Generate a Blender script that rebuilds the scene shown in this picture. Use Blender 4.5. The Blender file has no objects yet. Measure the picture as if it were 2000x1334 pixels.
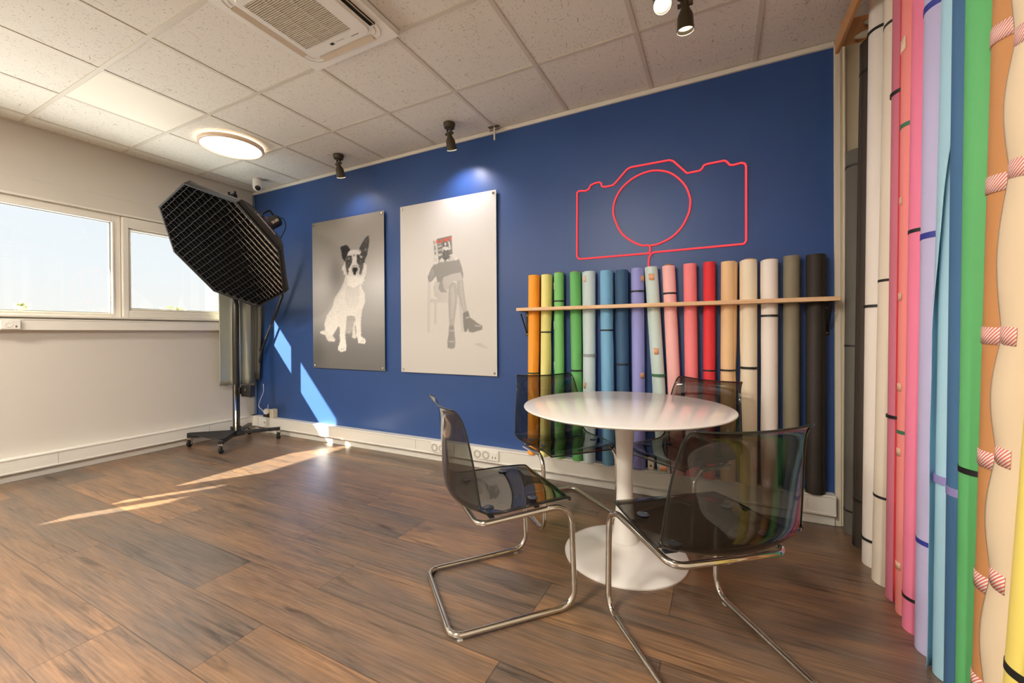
import bpy, bmesh, math, random
import numpy as np
from mathutils import Vector, Matrix
random.seed(7)
PI = math.pi
SC = bpy.context.scene
COL = SC.collection

# ------------------------------------------------------------------ camera
CAM = Vector((4.8265, -2.9265, 1.1047))
YAW, PITCH, ROLL = -0.4674, -0.0048, -0.0062
d0 = Vector((math.sin(YAW), math.cos(YAW), 0)); r0 = Vector((math.cos(YAW), -math.sin(YAW), 0)); q0 = Vector((0, 0, 1))
fw = d0*math.cos(PITCH) + q0*math.sin(PITCH)
up = -d0*math.sin(PITCH) + q0*math.cos(PITCH)
cr = r0*math.cos(ROLL) + up*math.sin(ROLL)
cu = -r0*math.sin(ROLL) + up*math.cos(ROLL)
cd = bpy.data.cameras.new('camera'); cam = bpy.data.objects.new('camera', cd); COL.objects.link(cam)
M = Matrix.Identity(4)
for i in range(3):
    M[i][0], M[i][1], M[i][2], M[i][3] = cr[i], cu[i], -fw[i], CAM[i]
cam.matrix_world = M
cd.sensor_fit = 'HORIZONTAL'; cd.sensor_width = 36.0
cd.lens = 804.438*36.0/2000.0
cd.shift_y = -12.57/2000.0
cd.clip_start = 0.02
SC.camera = cam

# ------------------------------------------------------------------ world, sun, exposure
SC.view_settings.view_transform = 'Standard'; SC.view_settings.look = 'None'
SC.view_settings.gamma = 1.0; SC.view_settings.exposure = 0.17
SC.view_settings.use_curve_mapping = False
SC.cycles.max_bounces = 14; SC.cycles.diffuse_bounces = 6; SC.cycles.glossy_bounces = 6
SC.cycles.transparent_max_bounces = 40; SC.cycles.transmission_bounces = 8
SC.cycles.caustics_reflective = False; SC.cycles.caustics_refractive = False
SC.cycles.sample_clamp_indirect = 6.0
SC.cycles.use_denoising = True
SKY = 1.24
SUN = 38.0
LAMP_VISIBLE = 6.0
LAMP_FILL = 150.0
SPOT = 12.0

W = bpy.data.worlds.new('sky'); SC.world = W; W.use_nodes = True
nt = W.node_tree; nt.nodes.clear()
o = nt.nodes.new('ShaderNodeOutputWorld'); b = nt.nodes.new('ShaderNodeBackground')
tc = nt.nodes.new('ShaderNodeTexCoord'); sx = nt.nodes.new('ShaderNodeSeparateXYZ')
rp = nt.nodes.new('ShaderNodeValToRGB')
e = rp.color_ramp.elements
e[0].position = 0.0; e[0].color = (10.0, 9.7, 9.2, 1)  # below the horizon: unseen bright glow added to light the ceiling
e[1].position = 1.0; e[1].color = (.46, .62, .90, 1)
for pos, c in ((.49, (8.0, 7.8, 7.4, 1)), (.505, (.78, .76, .71, 1)), (.56, (.73, .755, .77, 1)), (.62, (.67, .73, .785, 1))):
    k = e.new(pos); k.color = c
mr = nt.nodes.new('ShaderNodeMapRange'); mr.inputs[1].default_value = -1; mr.inputs[2].default_value = 1
nz = nt.nodes.new('ShaderNodeTexNoise'); nz.inputs['Scale'].default_value = 3.0; nz.inputs['Detail'].default_value = 6
cl = nt.nodes.new('ShaderNodeValToRGB'); cl.color_ramp.elements[0].position = .5; cl.color_ramp.elements[1].position = .75
cl.color_ramp.elements[0].color = (0, 0, 0, 1); cl.color_ramp.elements[1].color = (.55, .55, .55, 1)
mx = nt.nodes.new('ShaderNodeMix'); mx.data_type = 'RGBA'; mx.inputs[7].default_value = (.75, .75, .74, 1)
L = nt.links.new
L(tc.outputs['Generated'], sx.inputs[0]); L(sx.outputs['Z'], mr.inputs[0]); L(mr.outputs[0], rp.inputs[0])
L(tc.outputs['Generated'], nz.inputs['Vector']); L(nz.outputs['Fac'], cl.inputs[0])
L(rp.outputs[0], mx.inputs[6]); L(cl.outputs[0], mx.inputs[0]); L(mx.outputs[2], b.inputs[0]); b.inputs[1].default_value = SKY
L(b.outputs[0], o.inputs[0])

sl = bpy.data.lights.new('sun', 'SUN'); sl.energy = SUN; sl.angle = math.radians(.53); sl.color = (1.0, .91, .77)
so = bpy.data.objects.new('sun', sl); COL.objects.link(so)
so.location = (-3, -6, 6)
so.rotation_euler = Vector((.64, 1.0, -.67)).to_track_quat('-Z', 'Y').to_euler()

# ------------------------------------------------------------------ helpers
def lin(c):
    out = []
    for v in c[:3]:
        v = v/255.0
        out.append(v/12.92 if v <= .04045 else ((v+.055)/1.055)**2.4)
    return (*out, 1.0)

MATS = {}
def mat(name, rgb=None, rough=.5, metal=0.0, spec=.5, var=0.04, vscale=6.0, bump=0.0, bscale=200.0, emit=None, estr=0.0, coat=0.0):
    """principled material with a little procedural colour variation; rgb in sRGB 0-255"""
    if name in MATS: return MATS[name]
    m = bpy.data.materials.new(name); m.use_nodes = True
    t = m.node_tree; p = t.nodes['Principled BSDF']
    c = lin(rgb) if rgb else (.8, .8, .8, 1)
    p.inputs['Roughness'].default_value = rough; p.inputs['Metallic'].default_value = metal
    p.inputs['Specular IOR Level'].default_value = spec
    if coat: p.inputs['Coat Weight'].default_value = coat; p.inputs['Coat Roughness'].default_value = .05
    tc = t.nodes.new('ShaderNodeTexCoord')
    if var > 0:
        n = t.nodes.new('ShaderNodeTexNoise'); n.inputs['Scale'].default_value = vscale; n.inputs['Detail'].default_value = 4
        mixn = t.nodes.new('ShaderNodeMix'); mixn.data_type = 'RGBA'
        mixn.inputs[6].default_value = tuple(max(0, v*(1-var)) for v in c[:3])+(1,)
        mixn.inputs[7].default_value = tuple(min(1, v*(1+var)) for v in c[:3])+(1,)
        t.links.new(tc.outputs['Object'], n.inputs['Vector']); t.links.new(n.outputs['Fac'], mixn.inputs[0])
        t.links.new(mixn.outputs[2], p.inputs['Base Color'])
    else:
        p.inputs['Base Color'].default_value = c
    if bump:
        n2 = t.nodes.new('ShaderNodeTexNoise'); n2.inputs['Scale'].default_value = bscale; n2.inputs['Detail'].default_value = 3
        bp = t.nodes.new('ShaderNodeBump'); bp.inputs['Strength'].default_value = bump; bp.inputs['Distance'].default_value = .002
        t.links.new(tc.outputs['Object'], n2.inputs['Vector']); t.links.new(n2.outputs['Fac'], bp.inputs['Height'])
        t.links.new(bp.outputs[0], p.inputs['Normal'])
    if emit:
        p.inputs['Emission Color'].default_value = lin(emit); p.inputs['Emission Strength'].default_value = estr
    MATS[name] = m
    return m

class MB:
    """collects geometry, then links it as one mesh object"""
    def __init__(s): s.v = []; s.f = []; s.mi = []; s.m = 0
    def add(s, vs, fs):
        k = len(s.v); s.v += [tuple(a) for a in vs]
        for f in fs: s.f.append(tuple(i+k for i in f)); s.mi.append(s.m)
        return s
    def box(s, x0, x1, y0, y1, z0, z1):
        vs = [(x, y, z) for x in (x0, x1) for y in (y0, y1) for z in (z0, z1)]
        return s.add(vs, [(0, 1, 3, 2), (4, 6, 7, 5), (0, 4, 5, 1), (2, 3, 7, 6), (0, 2, 6, 4), (1, 5, 7, 3)])
    def obox(s, c, ax, ay, az, hx, hy, hz):
        c = Vector(c); ax, ay, az = Vector(ax), Vector(ay), Vector(az)
        vs = [c+ax*(i*hx)+ay*(j*hy)+az*(k*hz) for i in (-1, 1) for j in (-1, 1) for k in (-1, 1)]
        return s.add(vs, [(0, 1, 3, 2), (4, 6, 7, 5), (0, 4, 5, 1), (2, 3, 7, 6), (0, 2, 6, 4), (1, 5, 7, 3)])
    def lathe(s, prof, n=32, c=(0, 0, 0), axis=None, cap0=True, cap1=True):
        c = Vector(c)
        if axis is None: X, Y, Z = Vector((1, 0, 0)), Vector((0, 1, 0)), Vector((0, 0, 1))
        else:
            Z = Vector(axis).normalized(); h = Vector((0, 0, 1)) if abs(Z.z) < .95 else Vector((1, 0, 0))
            X = h.cross(Z).normalized(); Y = Z.cross(X)
        vs = []; fs = []
        for (r, z) in prof:
            for i in range(n):
                a = 2*PI*i/n; vs.append(c+X*(r*math.cos(a))+Y*(r*math.sin(a))+Z*z)
        for j in range(len(prof)-1):
            for i in range(n):
                k = (i+1) % n; fs.append((j*n+i, j*n+k, (j+1)*n+k, (j+1)*n+i))
        if cap0: fs.append(tuple(range(n-1, -1, -1)))
        if cap1: fs.append(tuple((len(prof)-1)*n+i for i in range(n)))
        return s.add(vs, fs)
    def cyl(s, p0, p1, r, n=16, r1=None):
        p0, p1 = Vector(p0), Vector(p1); d = p1-p0
        return s.lathe([(r, 0), (r if r1 is None else r1, d.length)], n, p0, d)
    def tube(s, pts, r, n=12, closed=False):
        pts = [Vector(p) for p in pts]; N = len(pts); vs = []; fs = []
        T = []
        for i in range(N):
            a = pts[(i-1) % N] if (closed or i > 0) else pts[i]
            b_ = pts[(i+1) % N] if (closed or i < N-1) else pts[i]
            T.append((b_-a).normalized())
        h = Vector((0, 0, 1)) if abs(T[0].z) < .9 else Vector((1, 0, 0))
        U = T[0].cross(h).normalized()
        for i in range(N):
            U = (U - T[i]*U.dot(T[i])).normalized(); V = T[i].cross(U)
            for k in range(n):
                a = 2*PI*k/n; vs.append(pts[i]+U*(r*math.cos(a))+V*(r*math.sin(a)))
        for i in range(N if closed else N-1):
            j = (i+1) % N; sh = 0
            if closed and i == N-1:
                best = min(range(n), key=lambda q: (vs[j*n+q]-vs[i*n]).length); sh = best
            for k in range(n):
                k2 = (k+1) % n; fs.append((i*n+k, i*n+k2, j*n+(k2+sh) % n, j*n+(k+sh) % n))
        if not closed:
            fs.append(tuple(range(n-1, -1, -1))); fs.append(tuple((N-1)*n+i for i in range(n)))
        return s.add(vs, fs)
    def prism(s, poly, z0, z1):
        n = len(poly); vs = [(x, y, z0) for x, y in poly]+[(x, y, z1) for x, y in poly]
        fs = [tuple(range(n-1, -1, -1)), tuple(range(n, 2*n))]+[(i, (i+1) % n, n+(i+1) % n, n+i) for i in range(n)]
        return s.add(vs, fs)
    def grid(s, rows):
        n = len(rows[0]); vs = [p for r in rows for p in r]; fs = []
        for j in range(len(rows)-1):
            for i in range(n-1): fs.append((j*n+i, j*n+i+1, (j+1)*n+i+1, (j+1)*n+i))
        return s.add(vs, fs)
    def build(s, name, mats, parent=None, smooth=40, bevel=0, solid=0, subd=0, loc=None, recalc=True):
        me = bpy.data.meshes.new(name); me.from_pydata([tuple(a) for a in s.v], [], s.f)
        if not isinstance(mats, (list, tuple)): mats = [mats]
        for m in mats: me.materials.append(m)
        me.polygons.foreach_set('material_index', s.mi)
        if recalc:
            bm = bmesh.new(); bm.from_mesh(me); bmesh.ops.recalc_face_normals(bm, faces=bm.faces); bm.to_mesh(me); bm.free()
        if smooth:
            me.shade_smooth(); me.set_sharp_from_angle(angle=math.radians(smooth))
        me.update()
        ob = bpy.data.objects.new(name, me); COL.objects.link(ob)
        if loc is not None: ob.location = loc
        if parent is not None: ob.parent = parent
        if solid:
            md = ob.modifiers.new('solid', 'SOLIDIFY'); md.thickness = solid; md.offset = 0
        if bevel:
            md = ob.modifiers.new('bevel', 'BEVEL'); md.width = bevel; md.segments = 2; md.limit_method = 'ANGLE'
        if subd:
            md = ob.modifiers.new('sub', 'SUBSURF'); md.levels = subd; md.render_levels = subd
        return ob

def tag(ob, label=None, cat=None, group=None, kind=None):
    if label: ob['label'] = label
    if cat: ob['category'] = cat
    if group: ob['group'] = group
    if kind: ob['kind'] = kind
    return ob
def thing(name, label, cat, loc=(0, 0, 0), rz=0.0, group=None, kind=None):
    ob = bpy.data.objects.new(name, None); COL.objects.link(ob); ob.empty_display_size = .1
    ob.location = loc; ob.rotation_euler = (0, 0, rz)
    return tag(ob, label, cat, group, kind)
def copy_tree(src, parent=None):
    c = src.copy(); COL.objects.link(c)
    if parent is not None: c.parent = parent
    for ch in list(src.children): copy_tree(ch, c)
    return c
def fillet(pts, rad, n=7, closed=False):
    pts = [Vector(p) for p in pts]; N = len(pts); out = []
    for i in range(N):
        r = rad[i] if isinstance(rad, (list, tuple)) else rad
        if (not closed and i in (0, N-1)) or r <= 0: out.append(pts[i]); continue
        A, B, C_ = pts[i-1], pts[i], pts[(i+1) % N]
        u = (A-B).normalized(); v = (C_-B).normalized()
        ang = u.angle(v); t = min(r/math.tan(ang/2), (A-B).length*.49, (C_-B).length*.49)
        rr = t*math.tan(ang/2); bis = (u+v).normalized(); cen = B+bis*(rr/math.sin(ang/2))
        a = B+u*t-cen; c_ = B+v*t-cen; tot = a.angle(c_); ax = a.cross(c_).normalized()
        for k in range(n+1): out.append(cen+Matrix.Rotation(tot*k/n, 3, ax) @ a)
    return out
def catmull(P, n):
    out = []; P = [np.array(p, float) for p in P]
    for i in range(len(P)-1):
        p0 = P[i-1] if i else 2*P[0]-P[1]; p1, p2 = P[i], P[i+1]; p3 = P[i+2] if i+2 < len(P) else 2*P[-1]-P[-2]
        for k in range(n):
            t = k/n; out.append(.5*((2*p1)+(-p0+p2)*t+(2*p0-5*p1+4*p2-p3)*t*t+(-p0+3*p1-3*p2+p3)*t**3))
    out.append(P[-1]); return out
def math_node(t, op, a, b_=None, c_=None):
    n = t.nodes.new('ShaderNodeMath'); n.operation = op
    for i, x in enumerate((a, b_, c_)):
        if x is None: continue
        if isinstance(x, (int, float)): n.inputs[i].default_value = x
        else: t.links.new(x, n.inputs[i])
    return n.outputs[0]

# ------------------------------------------------------------------ materials
def floor_material():
    m = bpy.data.materials.new('laminate_planks'); m.use_nodes = True; t = m.node_tree; p = t.nodes['Principled BSDF']
    g = t.nodes.new('ShaderNodeNewGeometry'); s = t.nodes.new('ShaderNodeSeparateXYZ'); t.links.new(g.outputs['Position'], s.inputs[0])
    PW, PL = .2435, 1.38
    v = math_node(t, 'DIVIDE', math_node(t, 'ADD', s.outputs['Y'], .985+10*PW), PW)
    row = math_node(t, 'FLOOR', v); vf = math_node(t, 'SUBTRACT', v, row)
    par = math_node(t, 'MODULO', math_node(t, 'ADD', row, 21), 2)
    u = math_node(t, 'DIVIDE', math_node(t, 'SUBTRACT', s.outputs['X'], math_node(t, 'MULTIPLY_ADD', par, .895, .506-13.8)), PL)
    pl = math_node(t, 'FLOOR', u); uf = math_node(t, 'SUBTRACT', u, pl)
    cb = t.nodes.new('ShaderNodeCombineXYZ'); t.links.new(pl, cb.inputs[0]); t.links.new(row, cb.inputs[1])
    wn = t.nodes.new('ShaderNodeTexWhiteNoise'); wn.noise_dimensions = '2D'; t.links.new(cb.outputs[0], wn.inputs['Vector'])
    rnd = wn.outputs['Value']
    # grain, stretched along the plank, shifted per plank
    gx = math_node(t, 'MULTIPLY_ADD', rnd, 37.0, s.outputs['X']); gy = math_node(t, 'MULTIPLY_ADD', rnd, 11.0, s.outputs['Y'])
    def grain(sxx, syy, det, dist=0.0):
        c = t.nodes.new('ShaderNodeCombineXYZ')
        t.links.new(math_node(t, 'MULTIPLY', gx, sxx), c.inputs[0]); t.links.new(math_node(t, 'MULTIPLY', gy, syy), c.inputs[1])
        n = t.nodes.new('ShaderNodeTexNoise'); n.inputs['Scale'].default_value = 1; n.inputs['Detail'].default_value = det
        n.inputs['Roughness'].default_value = .62; n.inputs['Distortion'].default_value = dist
        t.links.new(c.outputs[0], n.inputs['Vector']); return n.outputs['Fac']
    broad = grain(.9, 7.0, 5, 1.0); fine = grain(4.0, 105.0, 7, .5); dark = grain(1.6, 22.0, 6, 1.6)
    base = t.nodes.new('ShaderNodeValToRGB'); e = base.color_ramp.elements
    e[0].position = .30; e[0].color = lin((96, 84, 74)); e[1].position = .74; e[1].color = lin((152, 114, 80))
    k = e.new(.43); k.color = lin((110, 90, 74)); k = e.new(.57); k.color = lin((127, 99, 75))
    mixv = math_node(t, 'ADD', math_node(t, 'MULTIPLY', broad, .85), math_node(t, 'MULTIPLY_ADD', rnd, .26, -.06))
    t.links.new(mixv, base.inputs[0])
    f2 = t.nodes.new('ShaderNodeMapRange'); f2.inputs[1].default_value = .3; f2.inputs[2].default_value = .7; f2.inputs[3].default_value = .60; f2.inputs[4].default_value = 1.32
    t.links.new(fine, f2.inputs[0])
    f3 = t.nodes.new('ShaderNodeMapRange'); f3.inputs[1].default_value = .54; f3.inputs[2].default_value = .70; f3.inputs[3].default_value = 1.0; f3.inputs[4].default_value = .40
    t.links.new(dark, f3.inputs[0])
    eu = math_node(t, 'MULTIPLY', math_node(t, 'MINIMUM', uf, math_node(t, 'SUBTRACT', 1.0, uf)), PL)
    ev = math_node(t, 'MULTIPLY', math_node(t, 'MINIMUM', vf, math_node(t, 'SUBTRACT', 1.0, vf)), PW)
    gr = t.nodes.new('ShaderNodeMapRange'); gr.inputs[1].default_value = .0008; gr.inputs[2].default_value = .0022; gr.inputs[3].default_value = .35; gr.inputs[4].default_value = 1.0
    t.links.new(math_node(t, 'MINIMUM', eu, ev), gr.inputs[0])
    fac = math_node(t, 'MULTIPLY', math_node(t, 'MULTIPLY', f2.outputs[0], f3.outputs[0]), gr.outputs[0])
    mu = t.nodes.new('ShaderNodeVectorMath'); mu.operation = 'SCALE'
    t.links.new(base.outputs[0], mu.inputs[0]); t.links.new(fac, mu.inputs['Scale']); t.links.new(mu.outputs[0], p.inputs['Base Color'])
    p.inputs['Roughness'].default_value = .33; p.inputs['Specular IOR Level'].default_value = 1.0
    bp = t.nodes.new('ShaderNodeBump'); bp.inputs['Strength'].default_value = .12; bp.inputs['Distance'].default_value = .002
    t.links.new(fac, bp.inputs['Height']); t.links.new(bp.outputs[0], p.inputs['Normal'])
    return m

def ceiling_material():
    m = bpy.data.materials.new('fissured_tile'); m.use_nodes = True; t = m.node_tree; p = t.nodes['Principled BSDF']
    g = t.nodes.new('ShaderNodeNewGeometry')
    def specks(sx_, sy_, rot, scale, thr):
        mp = t.nodes.new('ShaderNodeMapping'); mp.inputs['Rotation'].default_value = (0, 0, rot); mp.inputs['Scale'].default_value = (sx_, sy_, 1)
        t.links.new(g.outputs['Position'], mp.inputs['Vector'])
        nd = t.nodes.new('ShaderNodeTexNoise'); nd.inputs['Scale'].default_value = 14; nd.inputs['Detail'].default_value = 2
        t.links.new(g.outputs['Position'], nd.inputs['Vector'])
        ad = t.nodes.new('ShaderNodeVectorMath'); ad.operation = 'MULTIPLY_ADD'; ad.inputs[1].default_value = (.05, .05, 0)
        t.links.new(nd.outputs['Color'], ad.inputs[0]); t.links.new(mp.outputs[0], ad.inputs[2])
        vo = t.nodes.new('ShaderNodeTexVoronoi'); vo.voronoi_dimensions = '2D'; vo.inputs['Scale'].default_value = scale; vo.inputs['Randomness'].default_value = 1
        t.links.new(ad.outputs[0], vo.inputs['Vector'])
        s = t.nodes.new('ShaderNodeSeparateColor'); t.links.new(vo.outputs['Color'], s.inputs[0])
        lim = math_node(t, 'MULTIPLY', s.outputs[0], thr)
        return math_node(t, 'LESS_THAN', vo.outputs['Distance'], math_node(t, 'SUBTRACT', lim, thr*.35))
    a = specks(1, .30, .5, 84, .25); b_ = specks(.34, 1, .2, 78, .22); c_ = specks(1, 1, 0, 120, .17)
    tot = math_node(t, 'MAXIMUM', math_node(t, 'MAXIMUM', a, b_), math_node(t, 'MULTIPLY', c_, .7))
    mx = t.nodes.new('ShaderNodeMix'); mx.data_type = 'RGBA'; mx.inputs[6].default_value = lin((226, 221, 210)); mx.inputs[7].default_value = lin((140, 130, 114))
    t.links.new(math_node(t, 'MULTIPLY', tot, .75), mx.inputs[0]); t.links.new(mx.outputs[2], p.inputs['Base Color'])
    p.inputs['Roughness'].default_value = .9; p.inputs['Specular IOR Level'].default_value = .15
    return m

def wall_paint(name, rgb, rough, spec, streak=.12):
    m = bpy.data.materials.new(name); m.use_nodes = True; t = m.node_tree; p = t.nodes['Principled BSDF']
    g = t.nodes.new('ShaderNodeNewGeometry')
    n = t.nodes.new('ShaderNodeTexNoise'); n.inputs['Scale'].default_value = 2.2; n.inputs['Detail'].default_value = 5
    t.links.new(g.outputs['Position'], n.inputs['Vector'])
    c = lin(rgb); mx = t.nodes.new('ShaderNodeMix'); mx.data_type = 'RGBA'
    mx.inputs[6].default_value = tuple(v*(1-streak) for v in c[:3])+(1,); mx.inputs[7].default_value = tuple(min(1, v*(1+streak)) for v in c[:3])+(1,)
    t.links.new(n.outputs['Fac'], mx.inputs[0]); t.links.new(mx.outputs[2], p.inputs['Base Color'])
    p.inputs['Roughness'].default_value = rough; p.inputs['Specular IOR Level'].default_value = spec
    n2 = t.nodes.new('ShaderNodeTexNoise'); n2.inputs['Scale'].default_value = 160; n2.inputs['Detail'].default_value = 3
    bp = t.nodes.new('ShaderNodeBump'); bp.inputs['Strength'].default_value = .06; bp.inputs['Distance'].default_value = .003
    t.links.new(g.outputs['Position'], n2.inputs['Vector']); t.links.new(n2.outputs['Fac'], bp.inputs['Height']); t.links.new(bp.outputs[0], p.inputs['Normal'])
    return m

def clear_sheet(name, tint, edge, rough=.02, ior=1.47):
    """see-through plastic or glass skin: tinted light passes straight, Fresnel mirrors the room"""
    m = bpy.data.materials.new(name); m.use_nodes = True; t = m.node_tree; t.nodes.clear()
    out = t.nodes.new('ShaderNodeOutputMaterial'); tr = t.nodes.new('ShaderNodeBsdfTransparent'); gl = t.nodes.new('ShaderNodeBsdfGlossy')
    gl.inputs['Roughness'].default_value = rough; gl.inputs['Color'].default_value = (1, 1, 1, 1)
    g = t.nodes.new('ShaderNodeNewGeometry'); dp = t.nodes.new('ShaderNodeVectorMath'); dp.operation = 'DOT_PRODUCT'
    t.links.new(g.outputs['Normal'], dp.inputs[0]); t.links.new(g.outputs['Incoming'], dp.inputs[1])
    f0 = ((ior-1)/(ior+1))**2
    fres = math_node(t, 'MULTIPLY_ADD', math_node(t, 'POWER', math_node(t, 'SUBTRACT', 1.0, math_node(t, 'ABSOLUTE', dp.outputs['Value'])), 5.0), 1-f0, f0)
    lw = t.nodes.new('ShaderNodeLayerWeight'); lw.inputs['Blend'].default_value = .35
    cm = t.nodes.new('ShaderNodeMix'); cm.data_type = 'RGBA'; cm.inputs[6].default_value = (*tint, 1); cm.inputs[7].default_value = (*edge, 1)
    mx = t.nodes.new('ShaderNodeMixShader')
    t.links.new(lw.outputs['Facing'], cm.inputs[0]); t.links.new(cm.outputs[2], tr.inputs[0])
    t.links.new(fres, mx.inputs[0]); t.links.new(tr.outputs[0], mx.inputs[1]); t.links.new(gl.outputs[0], mx.inputs[2])
    t.links.new(mx.outputs[0], out.inputs[0])
    return m

def wood_material(name, c1, c2, along='X', rough=.5):
    m = bpy.data.materials.new(name); m.use_nodes = True; t = m.node_tree; p = t.nodes['Principled BSDF']
    g = t.nodes.new('ShaderNodeNewGeometry'); mp = t.nodes.new('ShaderNodeMapping')
    mp.inputs['Scale'].default_value = {'X': (2, 40, 40), 'Y': (40, 2, 40), 'Z': (40, 40, 2)}[along]
    n = t.nodes.new('ShaderNodeTexNoise'); n.inputs['Scale'].default_value = 1; n.inputs['Detail'].default_value = 6; n.inputs['Distortion'].default_value = .7
    rp = t.nodes.new('ShaderNodeValToRGB'); rp.color_ramp.elements[0].position = .3; rp.color_ramp.elements[1].position = .7
    rp.color_ramp.elements[0].color = lin(c1); rp.color_ramp.elements[1].color = lin(c2)
    t.links.new(g.outputs['Position'], mp.inputs[0]); t.links.new(mp.outputs[0], n.inputs['Vector']); t.links.new(n.outputs['Fac'], rp.inputs[0])
    t.links.new(rp.outputs[0], p.inputs['Base Color']); p.inputs['Roughness'].default_value = rough
    return m

def striped_tape(name, c1, c2):
    m = bpy.data.materials.new(name); m.use_nodes = True; t = m.node_tree; p = t.nodes['Principled BSDF']
    tc = t.nodes.new('ShaderNodeTexCoord'); s = t.nodes.new('ShaderNodeSeparateXYZ'); t.links.new(tc.outputs['UV'], s.inputs[0])
    d = math_node(t, 'FRACT', math_node(t, 'ADD', math_node(t, 'MULTIPLY', s.outputs['X'], 130.0), math_node(t, 'MULTIPLY', s.outputs['Y'], -110.0)))
    mx = t.nodes.new('ShaderNodeMix'); mx.data_type = 'RGBA'; mx.inputs[6].default_value = lin(c1); mx.inputs[7].default_value = lin(c2)
    t.links.new(math_node(t, 'LESS_THAN', d, .5), mx.inputs[0]); t.links.new(mx.outputs[2], p.inputs['Base Color']); p.inputs['Roughness'].default_value = .5
    return m

def lamp_material(name, rgb, strength):
    m = bpy.data.materials.new(name); m.use_nodes = True; t = m.node_tree; t.nodes.clear()
    out = t.nodes.new('ShaderNodeOutputMaterial'); em = t.nodes.new('ShaderNodeEmission'); em.inputs[0].default_value = lin(rgb); em.inputs[1].default_value = strength
    t.links.new(em.outputs[0], out.inputs[0]); return m

FLOOR = floor_material(); CEIL = ceiling_material()
BLUE = wall_paint('blue_wall_paint', (42, 76, 135), .40, .5, .12)
WHITE_WALL = wall_paint('white_wall_paint', (208, 202, 192), .7, .3, .02)
CREAM_WALL = wall_paint('cream_panel_paint', (196, 184, 160), .6, .3, .02)
TRIM = mat('white_lacquer', (226, 221, 210), .38, var=.015)
DUCT = mat('white_plastic_duct', (228, 224, 214), .4, var=.015)
GRIDM = mat('ceiling_grid_metal', (206, 198, 182), .55, var=.015)
PANE = clear_sheet('window_glass', (.97, .98, .98), (.85, .9, .9), 0.0, 1.45)
SMOKE = clear_sheet('smoked_clear_plastic', (.635, .635, .605), (.24, .25, .24), .012, 1.53)
EDGE = mat('smoked_edge', (26, 30, 30), .06, spec=.6, var=0)
CHROME = mat('chrome', (214, 208, 198), .09, 1.0, var=0)
TABLEM = mat('gloss_white_lacquer', (240, 235, 228), .13, spec=.40, var=.01)
BLACKP = mat('black_plastic', (24, 24, 24), .4, var=.05)
BLACKM = mat('black_painted_metal', (22, 22, 23), .32, .0, var=.05)
RUBBER = mat('black_rubber', (20, 20, 20), .7, var=.05)
WHITEP = mat('white_plastic', (232, 229, 220), .35, var=.01)
DARKHOLE = mat('dark_recess', (16, 14, 12), .8, var=0)
PLY = wood_material('birch_plywood', (176, 122, 72), (206, 154, 98), 'Y')
PINE = wood_material('pine_board', (214, 170, 124), (238, 204, 162), 'X')
OLIVE = mat('olive_bronze_paint', (66, 58, 40), .42, .25, var=.05)

# ------------------------------------------------------------------ the room
RX, RY, H = 5.60, -5.6, 2.75
def struct(name, b, m, **k):
    ob = b.build(name, m, **k); ob['kind'] = 'structure'; return ob
struct('floor', MB().box(-.15, RX+.1, RY-.1, .1, -.1, 0), FLOOR, smooth=0)
struct('ceiling', MB().box(-.15, RX+.1, RY-.1, .1, H, H+.08), CEIL, smooth=0)
gb = MB()
GX = [-.3795+.6*k for k in range(1, 10)]; GY = [.008-.6*k for k in range(1, 10)]
for x in GX: gb.box(x-.012, x+.012, RY, 0, H-.004, H-.0002)
for y in GY: gb.box(0, RX, y-.012, y+.012, H-.0046, H-.0004)
for x in GX: gb.box(x+.012, x+.0145, RY, 0, H-.0012, H+.001)
gb.box(0, .03, RY, 0, H-.006, H-.0004)
struct('ceiling_grid', gb, GRIDM, smooth=0)
# plain tile among the fissured ones
tag(struct('ceiling_tile', MB().box(.835, 1.406, -1.778, -1.206, H-.003, H), mat('plain_tile', (236, 230, 214), .75, var=.03, vscale=3), smooth=0), 'plain smooth ceiling tile without specks near the round ceiling lamp', 'ceiling tile')

struct('wall_back', MB().box(-.15, 5.41, 0, .12, 0, H), BLUE, smooth=0)
struct('wall_back_panel', MB().box(5.41, RX+.1, 0, .12, 0, H), CREAM_WALL, smooth=0)
struct('wall_right', MB().box(RX, RX+.12, RY, 0, 0, H), WHITE_WALL, smooth=0)
struct('wall_rear', MB().box(-.15, RX+.12, RY-.12, RY, 0, H), wall_paint('grey_wall_paint', (176, 173, 168), .7, .3, .03), smooth=0)
# wall_left: ribbon of windows
WINS = [(-2.28, -1.192), (-1.188, -.20), (-3.52, -2.33), (-4.20, -3.54)]
ZB, ZT = 1.27, 2.19
WL = MB()
WL.box(-.12, 0, RY, 0, 0, ZB); WL.box(-.12, 0, RY, 0, ZT, H)
ys = sorted(WINS); cur = RY
for a, c in ys:
    if a-cur > .006: WL.box(-.12, 0, cur, a, ZB, ZT)
    cur = c
WL.box(-.12, 0, cur, 0, ZB, ZT)
struct('wall_left', WL, WHITE_WALL, smooth=0)
struct('roof_eave', MB().box(-.60, -.12, RY-.3, .4, 2.27, 2.40), WHITE_WALL, smooth=0)
# shallow shutter casing and trims above the windows, sill and duct below
struct('trim_1', MB().box(0, .012, RY, 0, 2.205, 2.335), WHITE_WALL, bevel=.003)
struct('trim_2', MB().box(0, .02, RY, -.18, 2.185, 2.205), TRIM, bevel=.003)
struct('trim_3', MB().box(0, .05, -4.2, -.13, 1.252, 1.272), TRIM, bevel=.004)
lb = MB().box(0, .055, RY, -.30, 1.15, 1.236); lb.box(0, .058, RY, -.30, 1.228, 1.238)
struct('trim_4', lb, DUCT, bevel=.003)

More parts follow.
